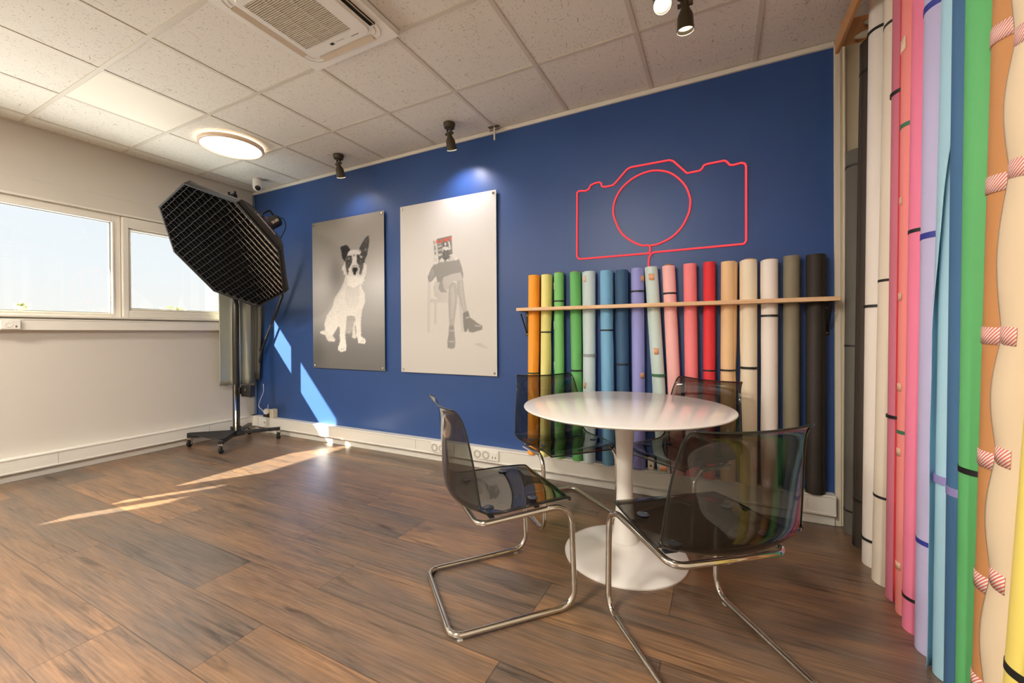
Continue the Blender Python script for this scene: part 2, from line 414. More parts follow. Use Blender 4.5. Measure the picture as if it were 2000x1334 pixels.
def window(n, y0, y1, gy0, gy1, gz0, gz1, sash=False, bars=()):
    w = thing('window_%d' % n, None, None, (0, 0, 0), kind='structure')
    f = MB(); x0, x1 = -.075, -.004
    f.box(x0, x1, y0, gy0, ZB, ZT); f.box(x0, x1, gy1, y1, ZB, ZT); f.box(x0, x1, gy0, gy1, ZB, gz0); f.box(x0, x1, gy0, gy1, gz1, ZT)
    for a, c in bars: f.box(x0, x1, a, c, gz0, gz1)
    f.build('frame', TRIM, w, bevel=.004)
    # glazing bead
    g = MB(); t = .012
    for (a, c, p, q) in ((gy0-t, gy0, gz0-t, gz1+t), (gy1, gy1+t, gz0-t, gz1+t), (gy0, gy1, gz0-t, gz0), (gy0, gy1, gz1, gz1+t)): g.box(-.004, .003, a, c, p, q)
    g.build('glazing_bead', TRIM, w, bevel=.002)
    k = MB(); t = .006
    for (a, c, p, q) in ((gy0, gy0+t, gz0, gz1), (gy1-t, gy1, gz0, gz1), (gy0, gy1, gz0, gz0+t), (gy0, gy1, gz1-t, gz1)): k.box(-.05, -.03, a, c, p, q)
    k.build('gasket', mat('grey_gasket', (120, 118, 110), .6), w)
    MB().box(-.046, -.040, gy0, gy1, gz0, gz1).build('pane', PANE, w, smooth=0)
    if sash:
        s = MB(); s.box(-.004, .018, y0+.002, gy0-.02, ZB+.003, ZT-.012); s.box(-.004, .018, gy1+.02, y1-.004, ZB+.003, ZT-.012)
        s.box(-.004, .018, gy0-.02, gy1+.02, ZB+.003, gz0-.02); s.box(-.004, .018, gy0-.02, gy1+.02, gz1+.02, ZT-.012)
        s.build('sash', TRIM, w, bevel=.004)
    return w
window(1, -2.28, -1.192, -2.21, -1.252, 1.303, 2.115)
window(2, -1.188, -.20, -1.122, -.27, 1.352, 2.066, sash=True)
window(3, -3.52, -2.33, -3.45, -2.40, 1.303, 2.115)
window(4, -4.20, -3.54, -4.14, -3.60, 1.303, 2.115, bars=((-3.87, -3.81),))
# skirtings and cable ducts
def skirt(name, along, a, c):
    b_ = MB()
    def bx(p0, p1, z0, z1, s0, s1):
        if along == 'x': b_.box(s0, s1, -p1, -p0, z0, z1)
        else: b_.box(p0, p1, s0, s1, z0, z1)
    bx(0, .032, 0, .066, a, c); bx(0, .066, .066, .180, a, c); bx(.0, .070, .066, .080, a, c); bx(0, .070, .168, .181, a, c)
    return struct(name, b_, DUCT, bevel=.003)
skirt('baseboard_back', 'x', .0, 5.405); skirt('baseboard_left', 'y', RY, -.0)
# duct joints (thin cover seams in a darker tone)
jb = MB()
for x in (.16, 1.28, 2.42, 3.62): jb.box(x, x+.002, -.0672, -.0655, .082, .167)
for y in (-1.62, -.52): jb.box(.0655, .0672, y, y+.002, .082, .167)
struct('baseboard_seams', jb, mat('seam_grey', (160, 152, 138), .7), smooth=0)
struct('trim_5', MB().box(0, 5.41, -.016, 0, 2.716, H-.0045), TRIM, bevel=.002)
tb = MB(); tb.box(5.408, 5.436, -.022, 0, 0, 2.716); tb.box(5.436, 5.446, -.012, 0, 0, 2.716); tb.box(5.446, 5.456, -.03, 0, 0, 2.716)
struct('trim_6', tb, mat('cream_lacquer', (222, 212, 192), .4, var=.015), bevel=.002)
struct('baseboard_right', MB().box(RX-.014, RX, RY, -.12, 0, .07), DUCT, bevel=.002)

# cables down the corner
cb = MB()
for i, (x, y) in enumerate(((.012, -.012), (.024, -.010), (.035, -.010))): cb.tube([(x, y, .185), (x+.003*math.sin(i), y, 1.2), (x, y, H-.007)], .0045, 8)
tag(cb.build('cable_run', mat('blue_grey_cable', (92, 112, 138), .5)), 'three thin cables running down the corner beside the blue wall', 'cable')

# ------------------------------------------------------------------ outside
def tree(loc, h, rad, label, seed, n=420):
    rnd = random.Random(seed)
    t = thing('tree', label, 'tree', loc, group='trees beyond the windows')
    MB().cyl((0, 0, 0), (0, 0, h*.8), .09, 8, .04).build('trunk', mat('bark', (84, 66, 48), .9), t)
    b_ = MB()
    for _ in range(n):
        d = Vector((rnd.gauss(0, 1), rnd.gauss(0, 1), rnd.gauss(0, 1))).normalized()*rad*rnd.uniform(.35, 1)
        c = Vector((0, 0, h-rad))+Vector((d.x, d.y, d.z))
        a = Vector((rnd.uniform(-1, 1), rnd.uniform(-1, 1), rnd.uniform(-1, 1))).normalized(); q = a.orthogonal().normalized(); s = rnd.uniform(.06, .12)
        b_.add([c-a*s, c+q*s*.5, c+a*s, c-q*s*.5], [(0, 1, 2, 3)])
    b_.build('crown', mat('leaves_outside', (150, 152, 104), .8, var=.2, vscale=2), t, smooth=0)
tree((-12, 1.04, 0), 2.06, .15, 'small leafy treetop seen low in the wide window at left', 3, 26)
tree((-12, 4.55, 0), 2.12, .55, 'round bush top seen low in the window beside the black softbox', 5)

# ------------------------------------------------------------------ ceiling things
def round_lamp(x, y, strength, label):
    t = thing('ceiling_lamp', label, 'ceiling lamp', (x, y, H), group='round ceiling lamps')
    MB().lathe([(.215, -.0048), (.235, -.0048), (.238, -.0175), (.242, -.0180), (.242, -.04), (.236, -.047), (.222, -.047), (.218, -.040), (.215, -.03)], 48, cap0=False, cap1=False).build('rim', mat('lamp_rim', (226, 205, 180), .4), t)
    MB().lathe([(.219, -.034), (.2, -.0385), (.1, -.041), (.0005, -.042)], 48, cap0=False, cap1=True).build('diffuser', lamp_material('lamp_glow_%d' % int(strength*10), (255, 248, 237), strength), t)
    MB().lathe([(.20, -.0048), (.20, -.02)], 32).build('backplate', WHITEP, t)
    MB().lathe([(.2435, -.0065), (.2435, -.016)], 48, cap0=False, cap1=False).build('halo_ring', lamp_material('lamp_halo_%d' % int(strength*10), (255, 232, 200), 3+strength*.37), t)
round_lamp(1.09, -.842, LAMP_VISIBLE, 'round glowing ceiling lamp above the black softbox')
for x, y, l in ((1.1, -3.35, 'unseen round lamp added as fill light over the third window'), (3.55, -3.5, 'unseen round lamp added as fill light behind the viewer'), (1.1, -4.85, 'unseen round lamp added as fill light in the rear corner by the windows'), (3.55, -4.85, 'unseen round lamp added as fill light by the rear wall')):
    round_lamp(x, y, LAMP_FILL*(1.15 if x > 2 else .85), l)  # unseen lamps added to brighten the room

def spot_lamp(loc, tilt, turn, label, power):
    t = thing('ceiling_spotlight', label, 'spotlight', loc, group='ceiling spotlights')
    MB().lathe([(.046, 0), (.046, -.016), (.043, -.022), (.040, -.036), (.032, -.040), (.0005, -.041)], 28).build('canopy', OLIVE, t, bevel=0)
    y = MB(); y.box(-.021, -.017, -.007, .007, -.088, -.038); y.box(.017, .021, -.007, .007, -.088, -.038); y.box(-.021, .021, -.007, .007, -.044, -.039)
    y.cyl((-.03, 0, -.08), (.03, 0, -.08), .006, 10); y.cyl((-.034, 0, -.08), (-.022, 0, -.08), .010, 12); y.cyl((.022, 0, -.08), (.034, 0, -.08), .010, 12)
    y.build('yoke', OLIVE, t)
    R = Matrix.Rotation(turn, 3, 'Z') @ Matrix.Rotation(tilt, 3, 'X'); ax = R @ Vector((0, 0, -1)); p = Vector((0, 0, -.080))
    hd = MB().lathe([(.013, -.016), (.0165, -.012), (.0165, .012), (.021, .022), (.033, .046), (.036, .062), (.0375, .100), (.0405, .118), (.0385, .119), (.034, .100)], 28, p, ax, cap1=False).build('lamp_shade', OLIVE, t)
    MB().lathe([(.0383, .1185), (.034, .098), (.024, .078), (.019, .072)], 28, p, ax, cap0=False, cap1=False).build('reflector', mat('glowing_reflector', (236, 230, 218), .3, var=0, emit=(255, 236, 210), estr=.6), t)  # self-lit reflector stands in for bulb light bouncing inside the head
    MB().lathe([(.0005, .082), (.012, .083), (.021, .080), (.021, .074)], 20, p, ax, cap0=False).build('bulb', lamp_material('spot_bulb', (255, 238, 214), 12), t)
    l = bpy.data.lights.new('spot_beam', 'SPOT'); l.energy = power; l.spot_size = math.radians(124); l.spot_blend = 1.0; l.color = (.95, .90, 1.0); l.shadow_soft_size = .015
    lo = bpy.data.objects.new('spot_beam', l); COL.objects.link(lo); lo.parent = t; lo.location = p+ax*.112; lo.rotation_euler = ax.to_track_quat('-Z', 'Y').to_euler()
spot_lamp((1.712, -.262, H-.0046), .24, .0, 'olive ceiling spotlight aimed at the dog print', SPOT*.6)
spot_lamp((2.944, -.262, H-.0046), .28, .0, 'olive ceiling spotlight aimed at the seated figure print', SPOT*1.6)
spot_lamp((4.684, -.790, H-.0046), .10, .0, 'olive ceiling spotlight hanging near the top edge above the round table', SPOT*.6)
spot_lamp((4.585, -.900, H-.0046), -.62, .25, 'olive ceiling spotlight turned so its bright bulb shows', SPOT*.4)

# cassette air conditioner
def air_conditioner():
    t = thing('air_conditioner', 'white square cassette air conditioner set in the speckled ceiling', 'air conditioner', (2.955, -1.525, H))
    S = .325
    def rrect(h, r, n=6, hy=None):
        hy = hy or h; P = []
        for cx_, cy_, a0 in ((h-r, hy-r, 0), (-h+r, hy-r, PI/2), (-h+r, -hy+r, PI), (h-r, -hy+r, 3*PI/2)):
            for k in range(n+1): a = a0+PI/2*k/n; P.append((cx_+r*math.cos(a), cy_+r*math.sin(a)))
        return P
    slots = [('y', -.262), ('y', .262), ('x', -.262), ('x', .262)]
    b_ = MB(); zt, zb = -.005, -.034
    xs = [-S, -.282, -.242, -.20, .20, .242, .282, S]
    holes = {(1, 2), (1, 3), (1, 4)}
    # flat face with four louvre openings, built as cells
    for i in range(7):
        for j in range(7):
            if (i in (1, 5) and j == 3) or (j in (1, 5) and i == 3): continue
            b_.add([(xs[i], xs[j], zb), (xs[i+1], xs[j], zb), (xs[i+1], xs[j+1], zb), (xs[i], xs[j+1], zb)], [(0, 3, 2, 1)])
    o_ = rrect(S, .001, 1); n = 4
    for (x0, y0), (x1, y1) in (((-S, -S), (S, -S)), ((S, -S), (S, S)), ((S, S), (-S, S)), ((-S, S), (-S, -S))):
        b_.add([(x0, y0, zb), (x1, y1, zb), (x1*1.01, y1*1.01, zt), (x0*1.01, y0*1.01, zt)], [(0, 1, 2, 3)])
    b_.build('panel', WHITEP, t, smooth=20, recalc=False)
    # raised intake frame with rounded corners
    P0, P1, P2 = rrect(.232, .05), rrect(.226, .045), rrect(.205, .006)
    N = len(P0); fr = MB()
    vs = [(x, y, zb) for x, y in P0]+[(x, y, zb-.008) for x, y in P1]
    fr.add(vs, [(i, (i+1) % N, N+(i+1) % N, N+i) for i in range(N)])
    G = (-.200, .145, -.186, .160)  # grille opening x0 x1 y0 y1
    Q = []
    for x, y in P1:
        m_ = max(abs(x), abs(y)); Q.append((max(G[0], min(G[1], x*1.2)), max(G[2], min(G[3], y*1.2))))
    fr.add([(x, y, zb-.008) for x, y in P1]+[(x, y, zb-.008) for x, y in Q], [(i, (i+1) % N, N+(i+1) % N, N+i) for i in range(N)])
    fr.build('intake_frame', WHITEP, t, smooth=30)
    g = MB(); g.m = 1; g.box(G[0], G[1], G[2], G[3], zb-.0005, zb+.004); g.m = 0
    k = 34
    for i in range(k):
        y = G[2]+(i+.5)*(G[3]-G[2])/k; g.box(G[0], G[1], y-.0028, y+.0028, zb-.0085, zb-.002)
    for x in (G[0]+.12, G[0]+.235): g.box(x-.0025, x+.0025, G[2], G[3], zb-.0088, zb-.003)
    g.build('intake_grille', [mat('grille_plastic', (206, 196, 176), .45), DARKHOLE], t, smooth=0)
    d = MB(); d.box(-.045, -.022, .186, .200, zb-.010, zb-.007); d.build('sensor_window', BLACKP, t, smooth=0)
    for i in range(5): MB().box(.0+.013*i, .005+.013*i, .190, .194, zb-.0092, zb-.007).build('indicator_light', mat('grey_print', (150, 144, 132), .6), t, smooth=0)
    MB().box(.105, .158, .197, .2025, zb-.0088, zb-.007).build('name_plate', mat('grey_print', (150, 144, 132), .6), t, smooth=0)
    # arcs moulded at the corners
    for sx_ in (-1, 1):
        for sy_ in (-1, 1):
            for R_ in (.048, .075):
                pts = [(sx_*(.205+R_*math.cos(q)), sy_*(.205+R_*math.sin(q)), zb) for q in [PI/2*k/8 for k in range(9)]]; MB().tube(pts, .0028, 6).build('corner_moulding', mat('moulding_plastic', (206, 198, 184), .4), t)
    for i, (ax, p) in enumerate(slots):
        dk = MB(); hw = .02
        if ax == 'y': dk.box(p-hw, p+hw, -.2, .2, zb+.006, zb+.03)
        else: dk.box(-.2, .2, p-hw, p+hw, zb+.006, zb+.03)
        dk.build('air_slot', DARKHOLE, t, smooth=0)
        l = MB(); opened = (ax == 'y' and p > 0)
        ang = 1.0 if opened else .18
        sg = 1 if p > 0 else -1; off = .011 if opened else 0
        ux, uz = math.cos(ang)*sg, math.sin(ang)
        if ax == 'y': l.obox((p+off, 0, zb-.001), (ux, 0, -uz), (0, 1, 0), (uz, 0, ux), .0185 if not opened else .012, .198, .002)
        else: l.obox((0, p, zb-.001), (0, ux, -uz), (1, 0, 0), (0, uz, ux), .0185, .198, .002)
        l.build('louvre', mat('louvre_plastic', (206, 190, 166), .4), t, smooth=0)
air_conditioner()

# hanger clip at the edge of the ceiling
t = thing('ceiling_hook', 'small white hanger clip on the ceiling edge above the blue wall', 'hook', (3.232, -.055, H-.0046))
MB().box(-.006, .006, -.006, .006, -.105, -.003).build('hanger', WHITEP, t, bevel=.002)
b_ = MB(); b_.box(-.05, -.006, -.02, .02, -.003, 0); b_.box(.006, .04, -.016, .016, -.003, 0); b_.box(-.045, .045, -.003, .003, -.028, -.022); b_.box(-.01, .01, -.01, .01, -.006, 0); b_.build('clip_plate', mat('clip_metal', (108, 98, 80), .4, .5), t)

# security camera
t = thing('security_camera', 'white domed security camera under the ceiling in the corner', 'camera', (.462, -.234, H-.0046))
MB().lathe([(.047, 0), (.048, -.03), (.047, -.075), (.043, -.098), (.030, -.114), (.012, -.121), (.0005, -.122)], 28).build('housing', WHITEP, t)
vd = (CAM-Vector((.462, -.234, H-.08))).normalized(); vd.z -= .25; vd.normalize()
MB().lathe([(.025, .018), (.030, .030), (.026, .040), (.016, .046), (.0005, .048)], 24, (0, 0, -.078), vd).build('lens', mat('dark_lens', (30, 28, 24), .1), t)

# ------------------------------------------------------------------ sockets
def socket_row(x, label):
    t = thing('wall_socket', label, 'socket', (x, -.066, .127), group='triple sockets on the cable duct')
    MB().box(-.118, .118, -.012, 0, -.042, .042).build('cover_frame', WHITEP, t, bevel=.004)
    for i in (-1, 0):
        c = (i*.078, -.0118, 0)
        s = MB().lathe([(.0335, 0), (.033, .003), (.021, .0035), (.0195, -.006), (.0005, -.006)], 24, c, (0, -1, 0), cap0=False)
        o2 = s.build('outlet', mat('shaded_outlet', (188, 183, 172), .4), t)  # greyed all over to imitate the shade in the recess
        for dx in (-.0095, .0095): MB().cyl((c[0]+dx, c[1]+.0065, 0), (c[0]+dx, c[1]+.0045, 0), .0042, 8).build('contact_hole', DARKHOLE, o2, smooth=0)
    d = MB().box(.048, .108, -.0145, -.0118, -.03, .03).build('data_outlet', WHITEP, t, bevel=.002)
    for a in (.060, .086): MB().box(a, a+.008, -.0153, -.0143, -.018, -.004).build('jack', mat('grey_jack', (96, 92, 84), .5), d, smooth=0)
socket_row(2.715, 'white triple wall socket seen partly through the grey chair back')
socket_row(3.145, 'white triple wall socket right of the one behind the chair')
t = thing('wall_socket', 'small white socket block on the window ledge duct at far left', 'socket', (.058, -1.86, 1.192))
MB().box(0, .016, -.05, .05, -.036, .036).build('cover_frame', WHITEP, t, bevel=.004)
MB().lathe([(.022, 0), (.021, .002), (.0005, .001)], 20, (.016, -.012, 0), (1, 0, 0), cap0=False).build('outlet', WHITEP, t)
MB().box(.016, .0175, .022, .03, -.02, -.006).build('jack', mat('grey_jack', (96, 92, 84), .5), t)
t = thing('wall_socket', 'single small socket set in the white duct behind the black stand', 'socket', (.285, -.066, .120))
MB().box(-.03, .03, -.008, 0, -.034, .034).build('cover_frame', WHITEP, t, bevel=.003)
for a in (-.014, .004): MB().box(a, a+.010, -.0088, -.0075, -.004, .01).build('jack', mat('grey_jack', (96, 92, 84), .5), t)
# charger stack in the corner
t = thing('power_adapter', 'white socket box with plugged charger on the duct in the corner', 'charger', (.30, -.035, .1815))
MB().box(.055, .115, -.03, .034, 0, .095).build('socket_box', mat('aged_white_plastic', (226, 214, 186), .4), t, bevel=.008)
MB().box(-.055, .055, -.03, .02, 0, .034).build('power_brick', BLACKP, t, bevel=.006)
MB().lathe([(.03, 0), (.033, .008), (.033, .03), (.03, .038)], 20, (.012, -.012, .068), (.35, -1, 0)).build('plug', WHITEP, t)
b_ = MB(); b_.tube(catmull([(-.01, -.02, .062), (-.035, -.02, .035), (-.06, -.02, .003)], 8), .003, 8)
b_.tube(catmull([(-.035, -.02, .042), (-.09, -.015, .07), (-.15, -.01, .095), (-.18, .0, .12), (-.16, .01, .19), (-.115, .015, .27), (-.12, .018, .36)], 8), .003, 8)
b_.tube([(.0, -.01, .09), (.006, -.01, .14)], .003, 8); b_.build('cord', WHITEP, t)
t = thing('power_adapter', 'cream adapter box on the duct between the violet and mint paper rolls', 'charger', (4.413, -.035, .1815))
MB().box(-.022, .018, -.02, .02, 0, .085).build('adapter_body', mat('aged_white_plastic', (226, 214, 186), .4), t, bevel=.006)
MB().cyl((-.002, -.0205, .03), (-.002, -.018, .03), .008, 14).build('knob', mat('grey_jack', (96, 92, 84), .5), t)
# painted shapes of the two prints: (tone, outline in metres from the lower left)
DOG=[
(250,[(0.095,0.366),(0.14,0.383),(0.183,0.372),(0.182,0.335),(0.12,0.346)]),
(240,[(0.477,0.92),(0.445,0.85),(0.411,0.8),(0.317,0.707),(0.282,0.609),(0.2,0.532),(0.164,0.446),(0.175,0.332),(0.216,0.279),(0.312,0.271),(0.325,0.29),(0.284,0.325),(0.37,0.423),(0.498,0.383),(0.588,0.42),(0.659,0.457),(0.703,0.583),(0.74,0.657),(0.734,0.733),(0.7,0.785),(0.681,0.887)]),
(190,[(0.472,0.487),(0.499,0.525),(0.589,0.522),(0.61,0.484),(0.588,0.42),(0.542,0.35),(0.488,0.351),(0.471,0.409)]),
(226,[(0.494,0.847),(0.663,0.837),(0.661,0.635),(0.59,0.586),(0.5,0.602),(0.465,0.72)]),
(250,[(0.287,0.596),(0.362,0.554),(0.379,0.462),(0.332,0.384),(0.246,0.332),(0.189,0.385),(0.18,0.466)]),
(232,[(0.56,0.344),(0.56,0.312),(0.595,0.296),(0.618,0.308),(0.605,0.382),(0.603,0.471),(0.579,0.459)]),
(244,[(0.213,0.319),(0.226,0.272),(0.312,0.268),(0.325,0.292),(0.293,0.321)]),
(250,[(0.386,0.554),(0.39,0.266),(0.362,0.214),(0.363,0.181),(0.404,0.164),(0.474,0.178),(0.48,0.221),(0.466,0.331),(0.49,0.525),(0.445,0.591)]),
(242,[(0.61,0.522),(0.617,0.331),(0.639,0.293),(0.642,0.257),(0.726,0.247),(0.746,0.268),(0.735,0.293),(0.683,0.324),(0.68,0.457),(0.698,0.57),(0.66,0.597)]),
(190,[(0.404,0.201),(0.409,0.167),(0.415,0.201)]),
(190,[(0.437,0.204),(0.442,0.17),(0.448,0.204)]),
(190,[(0.683,0.28),(0.688,0.25),(0.693,0.28)]),
(190,[(0.711,0.283),(0.715,0.252),(0.721,0.283)]),
(240,[(0.46,1.037),(0.428,1.01),(0.422,0.982),(0.453,0.964),(0.446,0.941),(0.477,0.926),(0.495,0.899),(0.503,0.821),(0.592,0.791),(0.689,0.836),(0.715,0.819),(0.708,0.847),(0.736,0.856),(0.722,0.884),(0.75,0.907),(0.737,0.933),(0.761,0.957),(0.751,0.985),(0.763,1.006),(0.717,1.023)]),
(218,[(0.511,1.145),(0.546,1.167),(0.598,1.165),(0.649,1.163),(0.694,1.132),(0.738,1.075),(0.737,1.015),(0.765,0.988),(0.758,0.928),(0.736,0.909),(0.691,0.892),(0.612,0.905),(0.508,0.916),(0.479,0.935),(0.457,1.05),(0.487,1.102)]),
(48,[(0.408,1.216),(0.447,1.218),(0.482,1.225),(0.511,1.214),(0.529,1.189),(0.546,1.169),(0.511,1.15),(0.496,1.109),(0.466,1.062),(0.431,1.102),(0.422,1.158),(0.411,1.188)]),
(110,[(0.405,1.193),(0.414,1.194),(0.447,1.206),(0.441,1.198)]),
(70,[(0.663,1.172),(0.695,1.21),(0.74,1.262),(0.779,1.284),(0.795,1.276),(0.797,1.228),(0.786,1.172),(0.771,1.105),(0.743,1.059),(0.716,1.081),(0.671,1.11),(0.694,1.136)]),
(125,[(0.728,1.154),(0.75,1.16),(0.767,1.198),(0.757,1.167),(0.761,1.138),(0.744,1.14)]),
(78,[(0.505,1.117),(0.557,1.112),(0.574,1.077),(0.562,1.037),(0.538,1.006),(0.509,0.97),(0.48,1.027),(0.47,1.061)]),
(70,[(0.629,1.114),(0.649,1.12),(0.693,1.083),(0.738,1.075),(0.737,1.027),(0.693,1.018),(0.67,1.012),(0.631,1.031),(0.631,1.072)]),
(190,[(0.499,1.08),(0.533,1.098),(0.545,1.1),(0.51,1.075)]),
(170,[(0.671,1.098),(0.699,1.079),(0.693,1.073),(0.671,1.085)]),
(100,[(0.642,1.026),(0.721,1.016),(0.714,0.976),(0.686,0.912),(0.658,0.923),(0.67,0.979)]),
(105,[(0.474,1.04),(0.515,0.999),(0.52,0.949),(0.502,0.925),(0.482,0.981)]),
(185,[(0.573,1.015),(0.625,1.02),(0.658,0.988),(0.658,0.955),(0.635,0.924),(0.589,0.923),(0.561,0.954),(0.555,0.988)]),
(40,[(0.567,0.987),(0.602,0.993),(0.639,0.986),(0.641,0.961),(0.618,0.946),(0.615,0.918),(0.592,0.921),(0.578,0.961)]),
(135,[(0.58,1.122),(0.609,1.12),(0.606,1.099),(0.588,1.099)]),
(25,[(0.51,1.064),(0.52,1.076),(0.538,1.074),(0.548,1.061),(0.538,1.049),(0.519,1.051)]),
(25,[(0.648,1.065),(0.658,1.078),(0.676,1.076),(0.686,1.062),(0.676,1.05),(0.658,1.052)]),
(235,[(0.523,1.069),(0.529,1.072),(0.535,1.067),(0.528,1.062)]),
(245,[(0.659,1.068),(0.666,1.073),(0.674,1.067),(0.666,1.062)]),
(180,[(0.515,1.047),(0.523,1.055),(0.53,1.044),(0.522,1.038)]),
(180,[(0.67,1.049),(0.682,1.058),(0.684,1.049),(0.676,1.042)]),
]
WOMAN=[
(196,[(0.776,0.256),(0.834,0.263),(0.912,0.233),(0.905,0.217),(0.863,0.22)]),
(206,[(0.301,0.8),(0.337,0.798),(0.326,0.352),(0.293,0.352)]),
(200,[(0.373,0.626),(0.4,0.625),(0.395,0.423),(0.368,0.424)]),
(200,[(0.628,0.603),(0.653,0.602),(0.677,0.356),(0.651,0.35)]),
(204,[(0.324,0.648),(0.631,0.622),(0.631,0.597),(0.324,0.615)]),
(198,[(0.382,0.795),(0.454,0.804),(0.524,0.697),(0.523,0.639),(0.429,0.63),(0.373,0.672),(0.362,0.744)]),
(165,[(0.524,0.748),(0.556,0.785),(0.602,0.769),(0.619,0.692),(0.608,0.591),(0.576,0.401),(0.529,0.402),(0.52,0.594)]),
(188,[(0.548,0.734),(0.574,0.745),(0.588,0.643),(0.561,0.465),(0.545,0.466),(0.547,0.619)]),
(170,[(0.609,0.794),(0.67,0.815),(0.684,0.689),(0.694,0.626),(0.712,0.525),(0.675,0.511),(0.638,0.603),(0.613,0.692)]),
(186,[(0.635,0.767),(0.655,0.778),(0.669,0.639),(0.69,0.538),(0.675,0.551),(0.646,0.665)]),
(186,[(0.454,0.804),(0.525,0.85),(0.633,0.866),(0.67,0.84),(0.674,0.79),(0.609,0.788),(0.548,0.785),(0.516,0.723),(0.477,0.697),(0.433,0.727)]),
(128,[(0.433,0.792),(0.459,0.803),(0.477,0.725),(0.512,0.697),(0.445,0.698),(0.417,0.735)]),
(92,[(0.668,0.514),(0.72,0.531),(0.742,0.474),(0.807,0.429),(0.857,0.404),(0.857,0.373),(0.763,0.349),(0.726,0.356),(0.719,0.387),(0.704,0.356),(0.681,0.356),(0.671,0.425)]),
(165,[(0.69,0.475),(0.734,0.487),(0.742,0.474),(0.697,0.463)]),
(170,[(0.778,0.414),(0.847,0.404),(0.843,0.396),(0.785,0.401)]),
(118,[(0.526,0.408),(0.576,0.414),(0.583,0.338),(0.591,0.274),(0.585,0.221),(0.551,0.21),(0.509,0.22),(0.508,0.274),(0.521,0.338)]),
(175,[(0.529,0.37),(0.58,0.373),(0.58,0.363),(0.53,0.358)]),
(165,[(0.52,0.28),(0.582,0.28),(0.579,0.268),(0.523,0.267)]),
(205,[(0.558,1.039),(0.611,0.984),(0.634,0.956),(0.588,0.948),(0.557,0.976)]),
(110,[(0.376,0.952),(0.408,0.973),(0.526,0.959),(0.634,0.969),(0.66,0.904),(0.675,0.84),(0.67,0.8),(0.648,0.857),(0.556,0.848),(0.478,0.828),(0.454,0.791),(0.406,0.787),(0.394,0.844),(0.342,0.798),(0.312,0.797),(0.301,0.84),(0.343,0.916)]),
(128,[(0.318,0.865),(0.359,0.914),(0.375,0.861),(0.342,0.811),(0.317,0.812)]),
(190,[(0.363,1.15),(0.406,1.161),(0.422,0.955),(0.37,0.963)]),
(90,[(0.363,1.148),(0.374,1.15),(0.381,1.124),(0.376,1.121)]),
(120,[(0.375,1.11),(0.387,1.105),(0.395,1.069),(0.374,1.069)]),
(90,[(0.379,1.058),(0.392,1.049),(0.395,1.032),(0.382,1.032)]),
(100,[(0.404,1.164),(0.558,1.176),(0.566,1.019),(0.564,0.969),(0.422,0.959)]),
((236,104,64),[(0.406,1.153),(0.549,1.168),(0.553,1.147),(0.41,1.13)]),
(185,[(0.414,1.1),(0.457,1.107),(0.458,1.096),(0.415,1.087)]),
(190,[(0.416,1.067),(0.457,1.072),(0.458,1.062),(0.418,1.058)]),
(185,[(0.416,1.032),(0.459,1.034),(0.458,1.018),(0.418,1.01)]),
(165,[(0.415,1.12),(0.451,1.124),(0.451,1.118),(0.415,1.113)]),
(70,[(0.468,1.126),(0.491,1.138),(0.508,1.132),(0.513,1.107),(0.517,1.085),(0.468,1.089)]),
(205,[(0.482,1.119),(0.493,1.125),(0.504,1.118),(0.503,1.104),(0.495,1.094),(0.484,1.104)]),
(200,[(0.461,1.083),(0.49,1.091),(0.525,1.08),(0.538,1.054),(0.525,1.058),(0.499,1.052),(0.472,1.067),(0.472,1.042),(0.461,1.05)]),
(200,[(0.513,1.137),(0.539,1.126),(0.552,1.059),(0.534,1.058),(0.526,1.116)]),
(72,[(0.472,1.067),(0.499,1.052),(0.525,1.06),(0.532,1.022),(0.525,0.979),(0.48,0.976),(0.472,1.013)]),
(150,[(0.492,1.047),(0.497,1.047),(0.498,0.996),(0.494,0.996)]),
(150,[(0.519,1.045),(0.522,1.044),(0.518,0.994),(0.515,0.994)]),
(200,[(0.427,0.973),(0.454,0.996),(0.48,0.976),(0.48,0.959),(0.429,0.96)]),
(205,[(0.494,0.965),(0.522,0.985),(0.533,0.968),(0.498,0.963)]),
(208,[(0.531,1.011),(0.564,1.019),(0.586,1.017),(0.616,0.985),(0.62,0.971),(0.598,0.958),(0.581,0.974),(0.542,0.965),(0.533,0.986),(0.551,0.991)]),
(140,[(0.536,0.993),(0.564,1.004),(0.566,1.001),(0.538,0.989)]),
(140,[(0.542,0.974),(0.581,0.989),(0.582,0.985),(0.544,0.97)]),
(205,[(0.371,1.014),(0.382,1.021),(0.414,1.003),(0.422,0.955),(0.386,0.943),(0.365,0.949),(0.366,0.985)]),
(150,[(0.373,0.998),(0.411,0.989),(0.411,0.985),(0.373,0.994)]),
(150,[(0.373,0.981),(0.413,0.972),(0.413,0.969),(0.373,0.978)]),
]

